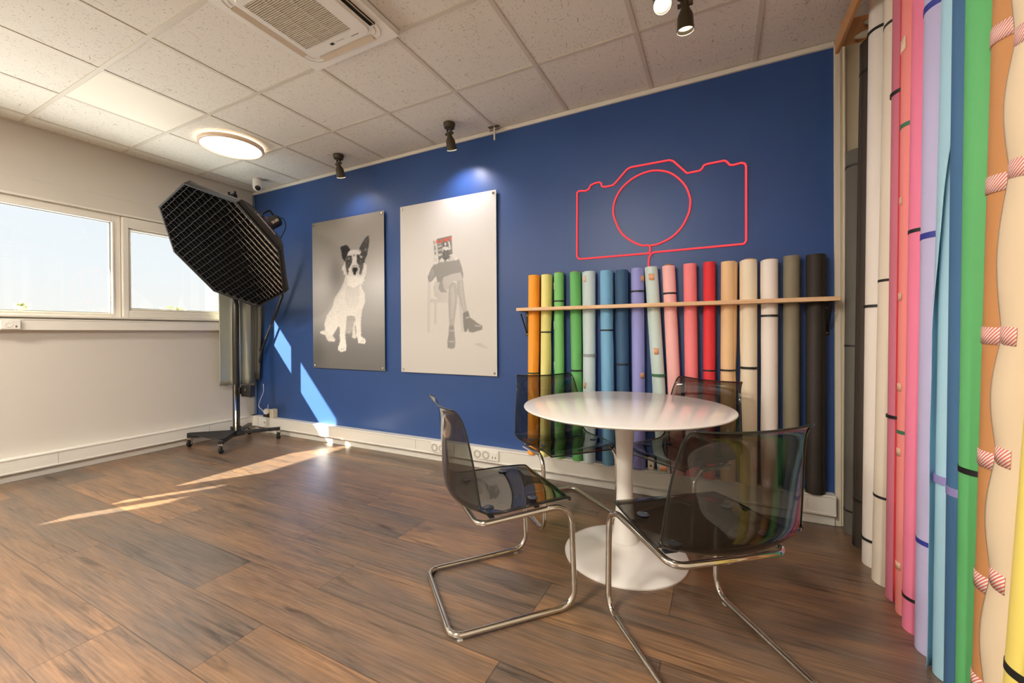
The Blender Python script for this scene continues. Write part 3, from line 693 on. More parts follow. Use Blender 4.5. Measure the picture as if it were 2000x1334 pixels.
# ------------------------------------------------------------------ prints on the blue wall
def in_poly(X, Y, P):
    ins = np.zeros(X.shape, bool); n = len(P)
    for i in range(n):
        x0, y0 = P[i]; x1, y1 = P[(i+1) % n]
        if y0 == y1: continue
        c = ((y0 > Y) != (y1 > Y)) & (X < (x1-x0)*(Y-y0)/(y1-y0)+x0); ins ^= c
    return ins
def slin(a):
    a = np.clip(a, 0, 255)/255.0
    return np.where(a <= .04045, a/12.92, ((a+.055)/1.055)**2.4)
def paint(w, h, polys, bg, fur, soft):
    nx, ny = int(w/.0042), int(h/.0042)
    u = np.linspace(0, w, nx); v = np.linspace(0, h, ny); U, V = np.meshgrid(u, v)
    img = bg(U/w, V/h); rng = np.random.RandomState(4)
    wob = rng.randn(ny, nx)
    for g, P in polys:
        xs = [p[0] for p in P]; ys_ = [p[1] for p in P]
        i0, i1 = max(0, int((min(xs)-.02)/w*nx)), min(nx, int((max(xs)+.02)/w*nx)+2); j0, j1 = max(0, int((min(ys_)-.02)/h*ny)), min(ny, int((max(ys_)+.02)/h*ny)+2)
        if i1 <= i0 or j1 <= j0: continue
        cov = np.zeros((j1-j0, i1-i0))
        for a in (-.33, 0, .33):
            for c in (-.33, 0, .33):
                cov += in_poly(U[j0:j1, i0:i1]+a*.0042+wob[j0:j1, i0:i1]*fur, V[j0:j1, i0:i1]+c*.0042+wob[j0:j1, i0:i1]*fur*.7, P)
        cov /= 9.0
        col = np.array(g if isinstance(g, tuple) else (g*1.0, g*.985, g*.955), float)
        sp_ = soft if not (fur > .002 and isinstance(g, (int, float)) and 66 < g < 112) else .42
        tex = 1+wob[j0:j1, i0:i1, None]*sp_
        if soft < .02: tex = tex*(1+.05*(np.clip((U[j0:j1, i0:i1]-min(xs))/(max(xs)-min(xs)+1e-6), 0, 1)-.5))[..., None]
        else: tex = tex*(1+.07*(.5-np.clip((V[j0:j1, i0:i1]-min(ys_))/(max(ys_)-min(ys_)+1e-6), 0, 1)))[..., None]
        img[j0:j1, i0:i1] = img[j0:j1, i0:i1]*(1-cov[..., None])+(col*tex)*cov[..., None]
    k = img.copy()
    k[1:-1, 1:-1] = (img[1:-1, 1:-1]*4+img[:-2, 1:-1]+img[2:, 1:-1]+img[1:-1, :-2]+img[1:-1, 2:])/8
    return nx, ny, U, V, k
def attr_material(name, rough, spec):
    m = bpy.data.materials.new(name); m.use_nodes = True; t = m.node_tree; p = t.nodes['Principled BSDF']
    a = t.nodes.new('ShaderNodeAttribute'); a.attribute_name = 'ink'; t.links.new(a.outputs['Color'], p.inputs['Base Color'])
    p.inputs['Roughness'].default_value = rough; p.inputs['Specular IOR Level'].default_value = spec; return m
def wall_print(x0, z0, w, h, polys, off, bg, label, fur, soft, mname, rough):
    t = thing('wall_print', label, 'picture', (x0, 0, z0), group='large prints on the blue wall')
    MB().box(0, w, -.0225, -.0185, 0, h).build('panel', mat('aluminium_panel_edge', (176, 172, 164), .4, .3), t, smooth=0)
    P = [(g, [(a+off[0], c+off[1]) for a, c in q]) for g, q in polys]
    nx, ny, U, V, img = paint(w, h, P, bg, fur, soft)
    me = bpy.data.meshes.new('printed_image')
    co = np.stack([U, np.full_like(U, -.0228), V], -1).reshape(-1, 3)
    idx = np.arange(nx*ny).reshape(ny, nx)
    F = np.stack([idx[:-1, :-1], idx[:-1, 1:], idx[1:, 1:], idx[1:, :-1]], -1).reshape(-1, 4)
    me.vertices.add(len(co)); me.vertices.foreach_set('co', co.ravel())
    me.loops.add(F.size); me.loops.foreach_set('vertex_index', F.ravel())
    me.polygons.add(len(F)); me.polygons.foreach_set('loop_start', np.arange(0, F.size, 4)); me.polygons.foreach_set('loop_total', np.full(len(F), 4))
    me.update(); me.validate()
    at = me.attributes.new('ink', 'FLOAT_COLOR', 'POINT')
    rgba = np.concatenate([slin(img).reshape(-1, 3), np.ones((nx*ny, 1))], 1); at.data.foreach_set('color', rgba.ravel().astype(np.float32))
    me.materials.append(attr_material(mname, rough, .5))
    ob = bpy.data.objects.new('printed_image', me); COL.objects.link(ob); ob.parent = t
    for a in (.025, w-.025):
        for c in (.025, h-.025):
            MB().lathe([(.0095, -.0185), (.0095, -.0005)], 14, (a, 0, c), (0, 1, 0)).build('standoff', CHROME, t)
            MB().lathe([(.0105, 0), (.0105, .004), (.008, .0065), (.0005, .007)], 18, (a, -.0228, c), (0, -1, 0), cap0=False).build('screw_cap', CHROME, t)
    return t
def bg_dog(u, v):
    g = np.interp(v, [0, .12, .3, .55, .72, .9, 1], [112, 124, 158, 176, 158, 138, 128])
    halo = 62*np.exp(-(((u-.08)/.30)**2+((v-.56)/.24)**2))+34*np.exp(-(((u-.95)/.3)**2+((v-.55)/.2)**2))
    dk = -34*np.exp(-(((u-.34)/.10)**2+((v-.62)/.10)**2))-22*np.exp(-(((u-.05)/.12)**2+((v-.12)/.16)**2))
    a = (g+halo+dk)[..., None]; warm_reflection = np.clip((v-.55)*2, 0, 1)[..., None]
    return a*(np.array([1.0, .995, .985])*(1-warm_reflection)+np.array([1.03, .97, .88])*warm_reflection)  # warm upper tint paints the room's reflection into the print
def bg_fig(u, v):
    g = np.interp(v, [0, .2, .5, 1], [204, 212, 215, 212])
    a = g[..., None]; return a*np.array([1.0, .985, .955])
wall_print(1.034, .757, .993, 1.502, DOG, (.008, .005), bg_dog, 'dark grey print of a sitting white dog with black ears', .004, .045, 'dog_ink_with_reflection', .38)
NB_ = next(i for i, (g, q) in enumerate(WOMAN) if isinstance(g, tuple))     # the magazine starts two outlines before its title band
FIG = [((80+.60*g) if i < NB_-5 else (22+.94*g), q) for i, (g, q) in enumerate(WOMAN) if not isinstance(g, tuple)]
tw = wall_print(2.226, .757, .999, 1.502, FIG, (.006, .005), bg_fig, 'pale print of a seated figure reading a magazine, legs crossed', .0008, .012, 'figure_print_ink', .38)
def text(body, size, m, parent, loc, X, Y, name='lettering', bold=.0, ext=.0003):
    c = bpy.data.curves.new(name, 'FONT'); c.body = body; c.size = size; c.extrude = ext; c.offset = bold; c.align_x = 'CENTER'; c.align_y = 'CENTER'
    tmp = bpy.data.objects.new(name, c); COL.objects.link(tmp); c.materials.append(m)
    me = bpy.data.meshes.new_from_object(tmp.evaluated_get(bpy.context.evaluated_depsgraph_get())); bpy.data.objects.remove(tmp); bpy.data.curves.remove(c)
    ob = bpy.data.objects.new(name, me); COL.objects.link(ob); ob.parent = parent
    X = Vector(X).normalized(); Z = X.cross(Vector(Y)).normalized(); Y = Z.cross(X)
    mt = Matrix.Identity(4)
    for i in range(3): mt[i][0], mt[i][1], mt[i][2], mt[i][3] = X[i], Y[i], Z[i], loc[i]
    ob.matrix_local = mt; return ob
text('PLAYBOY', .0415, mat('orange_red_print', (236, 84, 44), .5, var=0), tw, (.4855, -.0231, 1.1475), (1, 0, .10), (0, 0, 1), bold=.0007)

# ------------------------------------------------------------------ neon camera sign
t = thing('neon_sign', 'red glowing neon sign shaped like a camera outline on the blue wall', 'neon sign', (4.40, 0, 1.64))
NEON = lamp_material('red_neon_glow', (255, 70, 74), 1.25)
t.location = (0, 0, 0)
NP = [(4.402,1.641),(3.907,1.644),(3.891,1.664),(3.895,2.133),(3.91,2.142),(3.957,2.135),(3.979,2.141),(3.988,2.15),(3.995,2.168),(4.026,2.179),(4.057,2.18),(4.073,2.173),(4.076,2.154),(4.083,2.145),(4.11,2.14),(4.158,2.143),(4.178,2.16),(4.252,2.234),(4.279,2.246),(4.531,2.247),(4.555,2.236),(4.638,2.141),(4.713,2.143),(4.727,2.153),(4.738,2.173),(4.758,2.178),(4.857,2.181),(4.871,2.169),(4.885,2.148),(4.906,2.144),(4.948,2.149),(4.968,2.141),(4.974,2.122),(4.973,1.666),(4.962,1.647),(4.43,1.645),(4.41,1.635),(4.397,1.605),(4.392,1.50)]
NC = [(4.402,1.644),(4.406,1.661),(4.405,1.684),(4.392,1.696),(4.348,1.701),(4.283,1.736),(4.217,1.797),(4.177,1.877),(4.158,1.955),(4.171,2.035),(4.218,2.112),(4.298,2.169),(4.382,2.194),(4.451,2.193),(4.525,2.168),(4.584,2.119),(4.631,2.054),(4.655,1.981),(4.657,1.942),(4.648,1.881),(4.607,1.797),(4.547,1.737),(4.474,1.703),(4.433,1.694),(4.411,1.694)]
# a silicone neon strip: red translucent base, bright rounded top
def strip(name, P, cat=False):
    q = [Vector((x, 0, z)) for x, z in P]
    q = [Vector(p) for p in catmull([tuple(a) for a in q], 4)] if cat else fillet(q, .012, 4)
    MB().tube([p+Vector((0, -.0085, 0)) for p in q], .0052, 8).build(name, NEON, t)
    MB().tube([p+Vector((0, -.004, 0)) for p in q], .0062, 8).build('sleeve', mat('red_silicone', (150, 14, 22), .4, var=0, emit=(255, 16, 28), estr=.55), t)
strip('body_outline', NP); strip('lens_ring', NC, True)
for x, z in ((3.893, 1.9), (4.974, 1.9), (4.4, 2.2465), (4.158, 1.955), (4.657, 1.945), (4.15, 1.6425), (4.7, 1.646)): MB().box(x-.006, x+.006, -.006, 0, z-.006, z+.006).build('mounting_clip', mat('clear_clip', (120, 40, 50), .3), t, smooth=0)

# ------------------------------------------------------------------ paper rolls
def paper(name, rgb, rough=.62):
    k = .13 if max(rgb) > 150 else .04
    return mat('paper_'+name, tuple(v+(255-v)*k for v in rgb), rough, spec=.35, var=.03, vscale=3)
CORE = mat('cardboard', (168, 126, 86), .85, var=.08, vscale=30)
BANDS = dict(black=mat('black_band', (26, 24, 24), .5), green=mat('green_band', (62, 116, 84), .5), blue=mat('blue_band', (48, 58, 150), .5), violet=mat('violet_band', (150, 140, 196), .4), dkgreen=mat('dark_green_band', (64, 84, 58), .5), clear=mat('printed_clear_tape', (150, 158, 158), .25))
STRIPE = striped_tape('red_white_striped_tape', (236, 224, 214), (214, 108, 96)); CHECK = striped_tape('orange_checked_tape', (240, 190, 150), (232, 142, 88))
WSTRIPE = striped_tape('pale_striped_tape', (234, 214, 186), (226, 160, 132))
def paper_roll(label, group, b0, t0, r, pm, core=.006, bands=(), tapes=(), flaps=(), core_mat=None):
    B, T = Vector(b0), Vector(t0); root = thing('paper_roll', label, 'paper roll', B, group=group)
    def c(z): f = (z-B.z)/(T.z-B.z); return Vector(((T.x-B.x)*f, (T.y-B.y)*f, z-B.z))
    phi = math.atan2(CAM.y-B.y, CAM.x-B.x)
    n = 44; m = MB(); ri = min(.027, r-.008); Zs = [B.z, B.z+.001, T.z-.0015, T.z]; Rs = [r-.0012, r, r, r-.0012]
    vs = []; fs = []
    rings = [(B.z+.05, ri), (B.z, ri)]+list(zip(Zs, Rs))+[(T.z, ri), (T.z-.05, ri)]
    for z, rr in rings:
        q = c(z)
        for i in range(n): a = 2*PI*i/n; vs.append(q+Vector((rr*math.cos(a), rr*math.sin(a), 0)))
    for j in range(len(rings)-1):
        for i in range(n): k = (i+1) % n; fs.append((j*n+i, j*n+k, (j+1)*n+k, (j+1)*n+i))
    m.add(vs, fs).build('paper', pm, root, smooth=50)
    if core:
        q = c(T.z); MB().lathe([(ri-.003, -.06), (ri-.003, core), (ri-.0003, core), (ri-.0003, -.06)], 28, q, cap0=False, cap1=False).build('cardboard_core', core_mat or CORE, root)
    for z, col, w in bands:
        vs = []; R2 = r+(.0050 if flaps else .0014)
        for zz, rr in ((z-w/2, r), (z-w/2, R2), (z+w/2, R2), (z+w/2, r)):
            q = c(zz)
            for i in range(n): a = 2*PI*i/n; vs.append(q+Vector((rr*math.cos(a), rr*math.sin(a), 0)))
        fs = [(j*n+i, j*n+(i+1) % n, (j+1)*n+(i+1) % n, (j+1)*n+i) for j in range(3) for i in range(n)]
        MB().add(vs, fs).build('band', BANDS[col], root)
    for z, ang, span, h, tm, skew in tapes:
        k = 8; R2 = r+(.0052 if flaps else .0022); rows = []; uv = []
        for j in range(2):
            row = []
            for i in range(k+1):
                a = phi+math.radians(ang)+math.radians(span)*(i/k-.5); zz = z+(j-.5)*h+skew*(i/k-.5)
                row.append(c(zz)+Vector((R2*math.cos(a), R2*math.sin(a), 0)))
            rows.append(row)
        ob = MB().grid(rows).build('tape', tm, root, solid=.0006)
        l = ob.data.uv_layers.new(name='uv'); arc = math.radians(span)*R2
        for lp in ob.data.loops: i = lp.vertex_index; l.data[lp.index].uv = ((i % (k+1))/k*arc, (i//(k+1))*h)
    for fl in flaps:
        rows = []; N = fl.get('n', 30); z0, z1 = fl.get('z0', B.z+.004), fl.get('z1', T.z-.004); k = 12
        for j in range(N+1):
            z = z0+(z1-z0)*j/N; f = j/N; q = c(z); row = []
            sp = math.radians(fl['span'](f)); gp = fl['gap'](f)
            for zb, _, _ in (bands if fl.get('pinch', 1) else ()): gp *= 1-.95*math.exp(-((z-zb)/.10)**2)
            for i in range(k+1):
                s = i/k; a = phi+math.radians(fl['a0'])+fl['dir']*sp*s; R2 = r+.0008+.0017*min(1, s*3)+gp*s**1.6
                row.append(q+Vector((R2*math.cos(a), R2*math.sin(a), 0)))
            rows.append(row)
        MB().grid(rows).build('loose_sheet', fl.get('mat', pm), root, solid=.0010)
    return root
wv = lambda base, amp, fr, ph: (lambda f: base+amp*math.sin(fr*f*2*PI+ph))
RIGHT = lambda gap, span=85, **k: dict(a0=58, dir=1, span=lambda f: span*.65, gap=(gap if callable(gap) else (lambda f: gap)), **k)
LEFT = lambda gap, span=85, **k: dict(a0=-58, dir=-1, span=lambda f: span*.65, gap=(gap if callable(gap) else (lambda f: gap)), **k)
SMALL = [
 ('orange', (252, 152, 24), 3.561, 1.543, 3.546, .0400, [(.80, 'dkgreen', .012)], [], [RIGHT(lambda f: .002+.014*f, 95)], 0),
 ('pale yellow', (232, 222, 124), 3.664, 1.540, 3.645, .0375, [(1.111, 'black', .009)], [], [RIGHT(lambda f: .004+.014*f, 95)], .004),
 ('light green', (104, 186, 92), 3.765, 1.546, 3.763, .0366, [(1.338, 'black', .010)], [(1.45, -75, 30, .05, mat('white_sticker', (226, 228, 216), .5), 0), (1.16, -78, 26, .06, mat('white_sticker', (226, 228, 216), .5), 0), (.86, -78, 26, .06, mat('white_sticker', (226, 228, 216), .5), 0)], [], .006),
 ('grass green', (84, 172, 82), 3.888, 1.543, 3.901, .0375, [(.832, 'black', .010)], [], [RIGHT(lambda f: .003+.008*f, 95)], .006),
 ('pale grey blue', (188, 210, 212), 3.996, 1.540, 3.991, .0430, [(.944, 'clear', .018)], [(1.485, -48, 26, .04, mat('peach_sticker', (240, 196, 160), .5), 0), (.73, -48, 20, .04, CHECK, 0)], [LEFT(lambda f: .003+.008*max(0, (f-.6)*2.5), 90)], 0),
 ('sky blue', (100, 166, 210), 4.114, 1.537, 4.125, .0420, [(1.121, 'black', .010)], [], [RIGHT(lambda f: .004+.008*f, 92)], 0),
 ('navy blue', (48, 84, 118), 4.223, 1.534, 4.232, .0390, [(.886, 'black', .010)], [], [RIGHT(.006, 92)], 0),
 ('violet', (134, 138, 210), 4.328, 1.538, 4.333, .0400, [(1.381, 'black', .011)], [(1.466, 52, 44, .036, CHECK, 0), (.815, 40, 40, .034, CHECK, 0)], [RIGHT(.001, 70), dict(a0=25, dir=-1, span=lambda f: 95*(1-f), gap=lambda f: .03*(1-f), z0=.186, z1=.30, n=10)], 0),
 ('mint grey', (194, 216, 210), 4.420, 1.540, 4.497, .0390, [(.82, 'green', .018)], [(1.47, -5, 44, .04, CHECK, 0), (.98, -5, 34, .04, CHECK, 0), (.215, -10, 60, .035, CHECK, 0)], [LEFT(lambda f: .006, 88)], 0),
 ('pale pink', (248, 178, 174), 4.527, 1.538, 4.580, .0400, [(1.357, 'black', .012)], [], [], .010),
 ('coral pink', (244, 118, 122), 4.656, 1.541, 4.668, .0395, [], [], [], .002),
 ('bright red', (222, 26, 36), 4.768, 1.542, 4.763, .0350, [(.862, 'black', .010)], [], [], .003),
 ('sandy tan', (232, 188, 132), 4.874, 1.537, 4.865, .0405, [(.868, 'black', .010)], [], [RIGHT(lambda f: .004+.010*f, 92)], 0),
 ('cream', (238, 222, 190), 4.986, 1.538, 4.982, .0430, [(.886, 'black', .014)], [], [LEFT(lambda f: .004+.007*f, 92)], .008),
 ('white', (238, 228, 216), 5.093, 1.530, 5.089, .0420, [(1.198, 'black', .012)], [], [LEFT(lambda f: .002+.004*f+.004*math.sin(9*f), 92)], .006),
 ('stone grey', (128, 120, 98), 5.201, 1.543, 5.195, .0410, [], [], [], 0),
 ('charcoal black', (44, 38, 32), 5.314, 1.540, 5.306, .0440, [], [], [RIGHT(.004, 80)], 0),
]
BY = -.0525
for n, rgb, tx, tz, bx, r, bands, tapes, flaps, core in SMALL:
    y = -max(.047, r+.005)
    paper_roll('short %s paper roll standing in the wall rack behind the table' % n, 'short paper rolls in the wall rack', (bx, y, .1815), (tx, y+.001, tz), r, paper(n.replace(' ', '_'), rgb), core, bands, tapes, flaps)

# rack board: a shelf with round holes, the rolls pass through
def holed_strip(b_, x0, x1, y0, y1, z0, z1, holes, along):
    """plate along X or Y; holes = (pos, cross, r) sorted; each hole gets a cell whose square rim is stitched to the circle"""
    def P(a, c, z): return (a, c, z) if along == 'x' else (c, a, z)
    a0, a1, c0, c1 = (x0, x1, y0, y1) if along == 'x' else (y0, y1, x0, x1)
    cuts = [a0]
    for i in range(len(holes)-1): cuts.append((holes[i][0]+holes[i][2]+holes[i+1][0]-holes[i+1][2])/2)
    cuts.append(a1); n = 32
    for i, (hp, hc, hr) in enumerate(holes):
        l, rr = cuts[i], cuts[i+1]; vs = []
        for k in range(n):
            a = 2*PI*k/n; dx, dy = math.cos(a), math.sin(a)
            tt = min(((rr-hp) if dx > 0 else (l-hp))/dx if abs(dx) > 1e-6 else 1e9, ((c1-hc) if dy > 0 else (c0-hc))/dy if abs(dy) > 1e-6 else 1e9)
            for z in (z0, z1): vs.append(P(hp+dx*hr, hc+dy*hr, z)); vs.append(P(hp+dx*tt, hc+dy*tt, z))
        # corners
        fs = []
        for k in range(n):
            k2 = (k+1) % n; A, B_ = 4*k, 4*k2
            fs += [(A, A+1, B_+1, B_), (A+2, B_+2, B_+3, A+3), (A, B_, B_+2, A+2), (A+1, A+3, B_+3, B_+1)]
        k0 = len(b_.v); b_.add(vs, fs)
        for cx_, cy_ in ((l, c0), (rr, c0), (rr, c1), (l, c1)):
            ang = math.atan2(cy_-hc, cx_-hp) % (2*PI); k = int(ang/(2*PI/n)) % n; k2 = (k+1) % n
            A, B_ = k0+4*k, k0+4*k2; e0 = len(b_.v); b_.v += [P(cx_, cy_, z0), P(cx_, cy_, z1)]
            b_.f += [(A+1, e0, B_+1), (A+3, B_+3, e0+1), (A+1, A+3, e0+1, e0), (e0, e0+1, B_+3, B_+1)]; b_.mi += [b_.m]*4
ts = thing('wall_rack', 'long pale pine board holding the short paper rolls on the blue wall', 'rack', (0, 0, 0))
hs = []
for n, rgb, tx, tz, bx, r, *_ in SMALL:
    f = (1.28-.1815)/(tz-.1815); hs.append((bx+(tx-bx)*f, -max(.047, r+.005)+.001*f, r+.0035))
hb = MB(); holed_strip(hb, 3.462, 5.407, -.150, -.001, 1.270, 1.293, hs, 'x'); hb.build('board', PINE, ts, smooth=0)
for x in (3.485, 5.375):
    b_ = MB(); b_.box(x-.011, x+.011, -.004, -.0005, 1.08, 1.270); b_.box(x-.011, x+.011, -.130, -.0005, 1.266, 1.270)
    b_.obox((x, -.064, 1.178), (1, 0, 0), (0, -.58, .815), (0, .815, .58), .004, .088, .004)
    br = b_.build('bracket', BLACKM, ts, smooth=0)
    s = MB()
    for z in (1.095, 1.24): s.lathe([(.005, 0), (.005, .002), (.0005, .003)], 10, (x, -.0042, z), (0, -1, 0))
    s.build('screw', mat('brass_screw', (176, 140, 80), .3, .8), br)

# tall rolls along the right wall
def tall(name, label, rgb, b0, t0, r, z1, bands=(), tapes=(), flaps=(), core=0):
    bx, by, bz = b0; tx, ty, tz = t0
    k0 = (0-bz)/(tz-bz); k1 = (z1-bz)/(tz-bz)
    B = (bx+(tx-bx)*k0, by+(ty-by)*k0, 0.0005); T = (bx+(tx-bx)*k1, by+(ty-by)*k1, z1)
    return paper_roll(label, 'tall paper rolls along the right wall', B, T, r, paper(name, rgb), core, bands, tapes, flaps)
TZ = 2.742
K = 'black'
WS = mat('pale_sticker', (240, 214, 186), .5)
tall('dark_grey', 'shorter dark grey roll in the corner beside the white door trim', (92, 88, 80), (5.49, -.0778, .101), (5.5045, -.0645, 2.116), .056, 2.085, [(2.0, K, .012), (1.024, K, .010), (.126, K, .010)])
tall('black_brown', 'tall blackish brown roll just right of the shorter dark grey roll', (56, 48, 40), (5.49, -.2435, .167), (5.52, -.2564, 2.529), .050, 2.56, [(2.405, K, .012), (.24, K, .010)], [], [LEFT(.002, 60)])
tall('white', 'tall white roll between the blackish brown roll and the cream roll', (232, 226, 218), (5.49, -.424, .236), (5.52, -.4056, 2.442), .058, TZ, [(2.511, K, .012), (1.221, K, .012), (.123, K, .011)], [], [RIGHT(lambda f: .004+.003*math.sin(20*f), 40)])
tall('warm_cream', 'tall cream roll between the white roll and the mauve pink roll', (228, 214, 190), (5.49, -.5856, .297), (5.52, -.6173, 2.316), .060, TZ, [(2.406, K, .012), (1.321, K, .011), (.383, K, .011)])
tall('mauve', 'tall mauve pink roll with a red loose sheet along its side', (196, 96, 118), (5.49, -.7106, .349), (5.505, -.7325, 2.247), .0495, TZ, [(2.061, K, .013), (.754, K, .012)], [], [dict(a0=-30, dir=1, span=lambda f: 95, gap=lambda f: .008+.002*math.sin(6*f), mat=paper('red_sheet', (214, 34, 40)))])
tall('salmon', 'tall salmon roll with a green band and pale tape pieces', (240, 128, 122), (5.489, -.8139, .389), (5.5, -.8363, 2.185), .047, TZ, [(1.887, 'green', .016), (.712, 'green', .014)], [(2.193, -62, 36, .05, WS, .01), (1.604, -66, 22, .03, WSTRIPE, 0), (1.236, -64, 26, .03, WSTRIPE, 0), (.886, -62, 30, .03, WSTRIPE, 0), (.634, -62, 30, .03, WSTRIPE, 0), (.191, -58, 34, .03, WSTRIPE, 0)])
tall('rose_pink', 'tall rose pink roll between the salmon roll and the lavender roll', (238, 112, 148), (5.483, -.9154, .428), (5.4995, -.938, 2.124), .049, TZ, [(1.464, K, .013), (.124, K, .012)])
tall('lavender', 'tall lavender roll with two blue bands', (184, 176, 216), (5.49, -1.0281, .471), (5.5035, -1.047, 2.06), .056, TZ, [(2.185, 'blue', .022), (1.424, 'blue', .02), (.382, 'blue', .016)], [(2.15, 38, 34, .05, CHECK, 0), (1.874, 44, 16, .03, CHECK, 0), (.754, 34, 32, .03, CHECK, 0), (.151, 34, 26, .03, CHECK, 0)])
tall('light_blue', 'tall light blue roll with a torn loose outer sheet', (156, 204, 224), (5.486, -1.1439, .516), (5.499, -1.1622, 1.991), .045, TZ, [(.633, 'violet', .024)], [],
     [dict(a0=-130, dir=1, span=lambda f: 40+float(np.interp(f, [0, .4, .5, .62, .84, 1], [16, 20, 40, 74, 140, 160]))+3*math.sin(17*f)+2*math.sin(41*f), gap=lambda f: float(np.interp(f, [0, .55, .8, 1], [.012, .014, .012, .012])), n=60, pinch=0)])
tall('denim_blue', 'tall denim blue roll left of the tall green roll', (62, 104, 146), (5.4785, -1.2509, .558), (5.486, -1.2687, 1.928), .0495, TZ, [(.63, 'violet', .024)])
tall('leaf_green', 'tall leaf green roll with one black band low down', (76, 172, 92), (5.469, -1.3555, .595), (5.477, -1.3739, 1.87), .053, TZ, [(.722, K, .016)])
def stripes(zs, ang, span): return [(z, ang, span, .042, STRIPE, -.006) for z in zs]
tall('caramel', 'tall caramel brown roll held by red striped tape', (188, 122, 62), (5.4655, -1.4667, .637), (5.484, -1.4851, 1.802), .055, TZ, [], stripes((2.20, 1.825, 1.462, 1.091, .783, .471, .209), -48, 100))
PIN = [-.05, .24, .531, .817, 1.092, 1.466, 1.758, 2.13, 2.45, 2.80]      # heights where tape holds the loose edge down
def bulge(f):
    z = f*TZ
    for a, c in zip(PIN, PIN[1:]):
        if a <= z < c: s = (z-a)/(c-a); return .001+.013*math.sin(PI*s)**1.2
    return .001
tall('beige', 'tall beige roll with a wavy loose edge and striped tape', (218, 194, 158), (5.4465, -1.5786, .677), (5.4735, -1.5976, 1.738), .050, TZ, [], [(z, -64, 60, .042, STRIPE, -.006) for z in PIN[1:9]], [dict(a0=10, dir=-1, span=lambda f: 92, gap=bulge, n=120, z0=.004)])
tall('lemon', 'tall yellow roll standing nearest at the right edge', (242, 216, 96), (5.436, -1.690, .711), (5.463, -1.745, 1.673), .055, TZ, [(.383, K, .018)])

# plywood holder under the ceiling
th = thing('roll_holder', 'plywood holder with round holes under the ceiling for the tall rolls', 'rack', (0, 0, 0))
hb = MB(); holed_strip(hb, 5.405, 5.598, -.34, -.140, 2.632, 2.650, [(-.300, 5.520, .050), (-.19, 5.505, .050)][::1], 'y')
hb.build('holed_board', PLY, th, smooth=0)
b_ = MB(); b_.box(5.388, 5.405, -1.98, -.140, 2.600, 2.672); b_.build('front_lip', PLY, th, bevel=.002)
b_ = MB(); b_.box(5.405, 5.412, -1.98, -.34, 2.632, 2.650); b_.box(5.588, 5.598, -1.98, -.34, 2.632, 2.650); b_.box(5.412, 5.588, -1.98, -1.92, 2.632, 2.650); b_.build('side_rail', PLY, th, smooth=0)
b_ = MB(); b_.box(5.41, 5.43, -1.96, -1.94, 2.650, H); b_.box(5.41, 5.43, -.175, -.155, 2.650, H); b_.build('hanger', PLY, th, smooth=0)

# ------------------------------------------------------------------ round pedestal table
t = thing('pedestal_table', 'round glossy white pedestal table in front of the paper rolls', 'table', (4.400, -.845, 0))
MB().lathe([(.0005, .722), (.12, .722), (.44, .7225), (.480, .726), (.4965, .7325), (.5, .7365), (.4985, .7400), (.494, .7415), (.0005, .7415)], 96, cap0=False, cap1=False).build('tabletop', TABLEM, t)
MB().lathe([(.12, .7225), (.12, .712), (.06, .708), (.0510, .68), (.0455, .60), (.0405, .50), (.0380, .40), (.0385, .32), (.0430, .24), (.0500, .17), (.0590, .11), (.0680, .075)], 48, cap1=False).build('stem', TABLEM, t)
MB().lathe([(.0690, .0745), (.074, .072), (.10, .062), (.16, .042), (.22, .027), (.27, .0165), (.290, .0115), (.2965, .007), (.2965, .0005), (.0005, .0005)], 96, cap0=True, cap1=False).build('base', TABLEM, t)

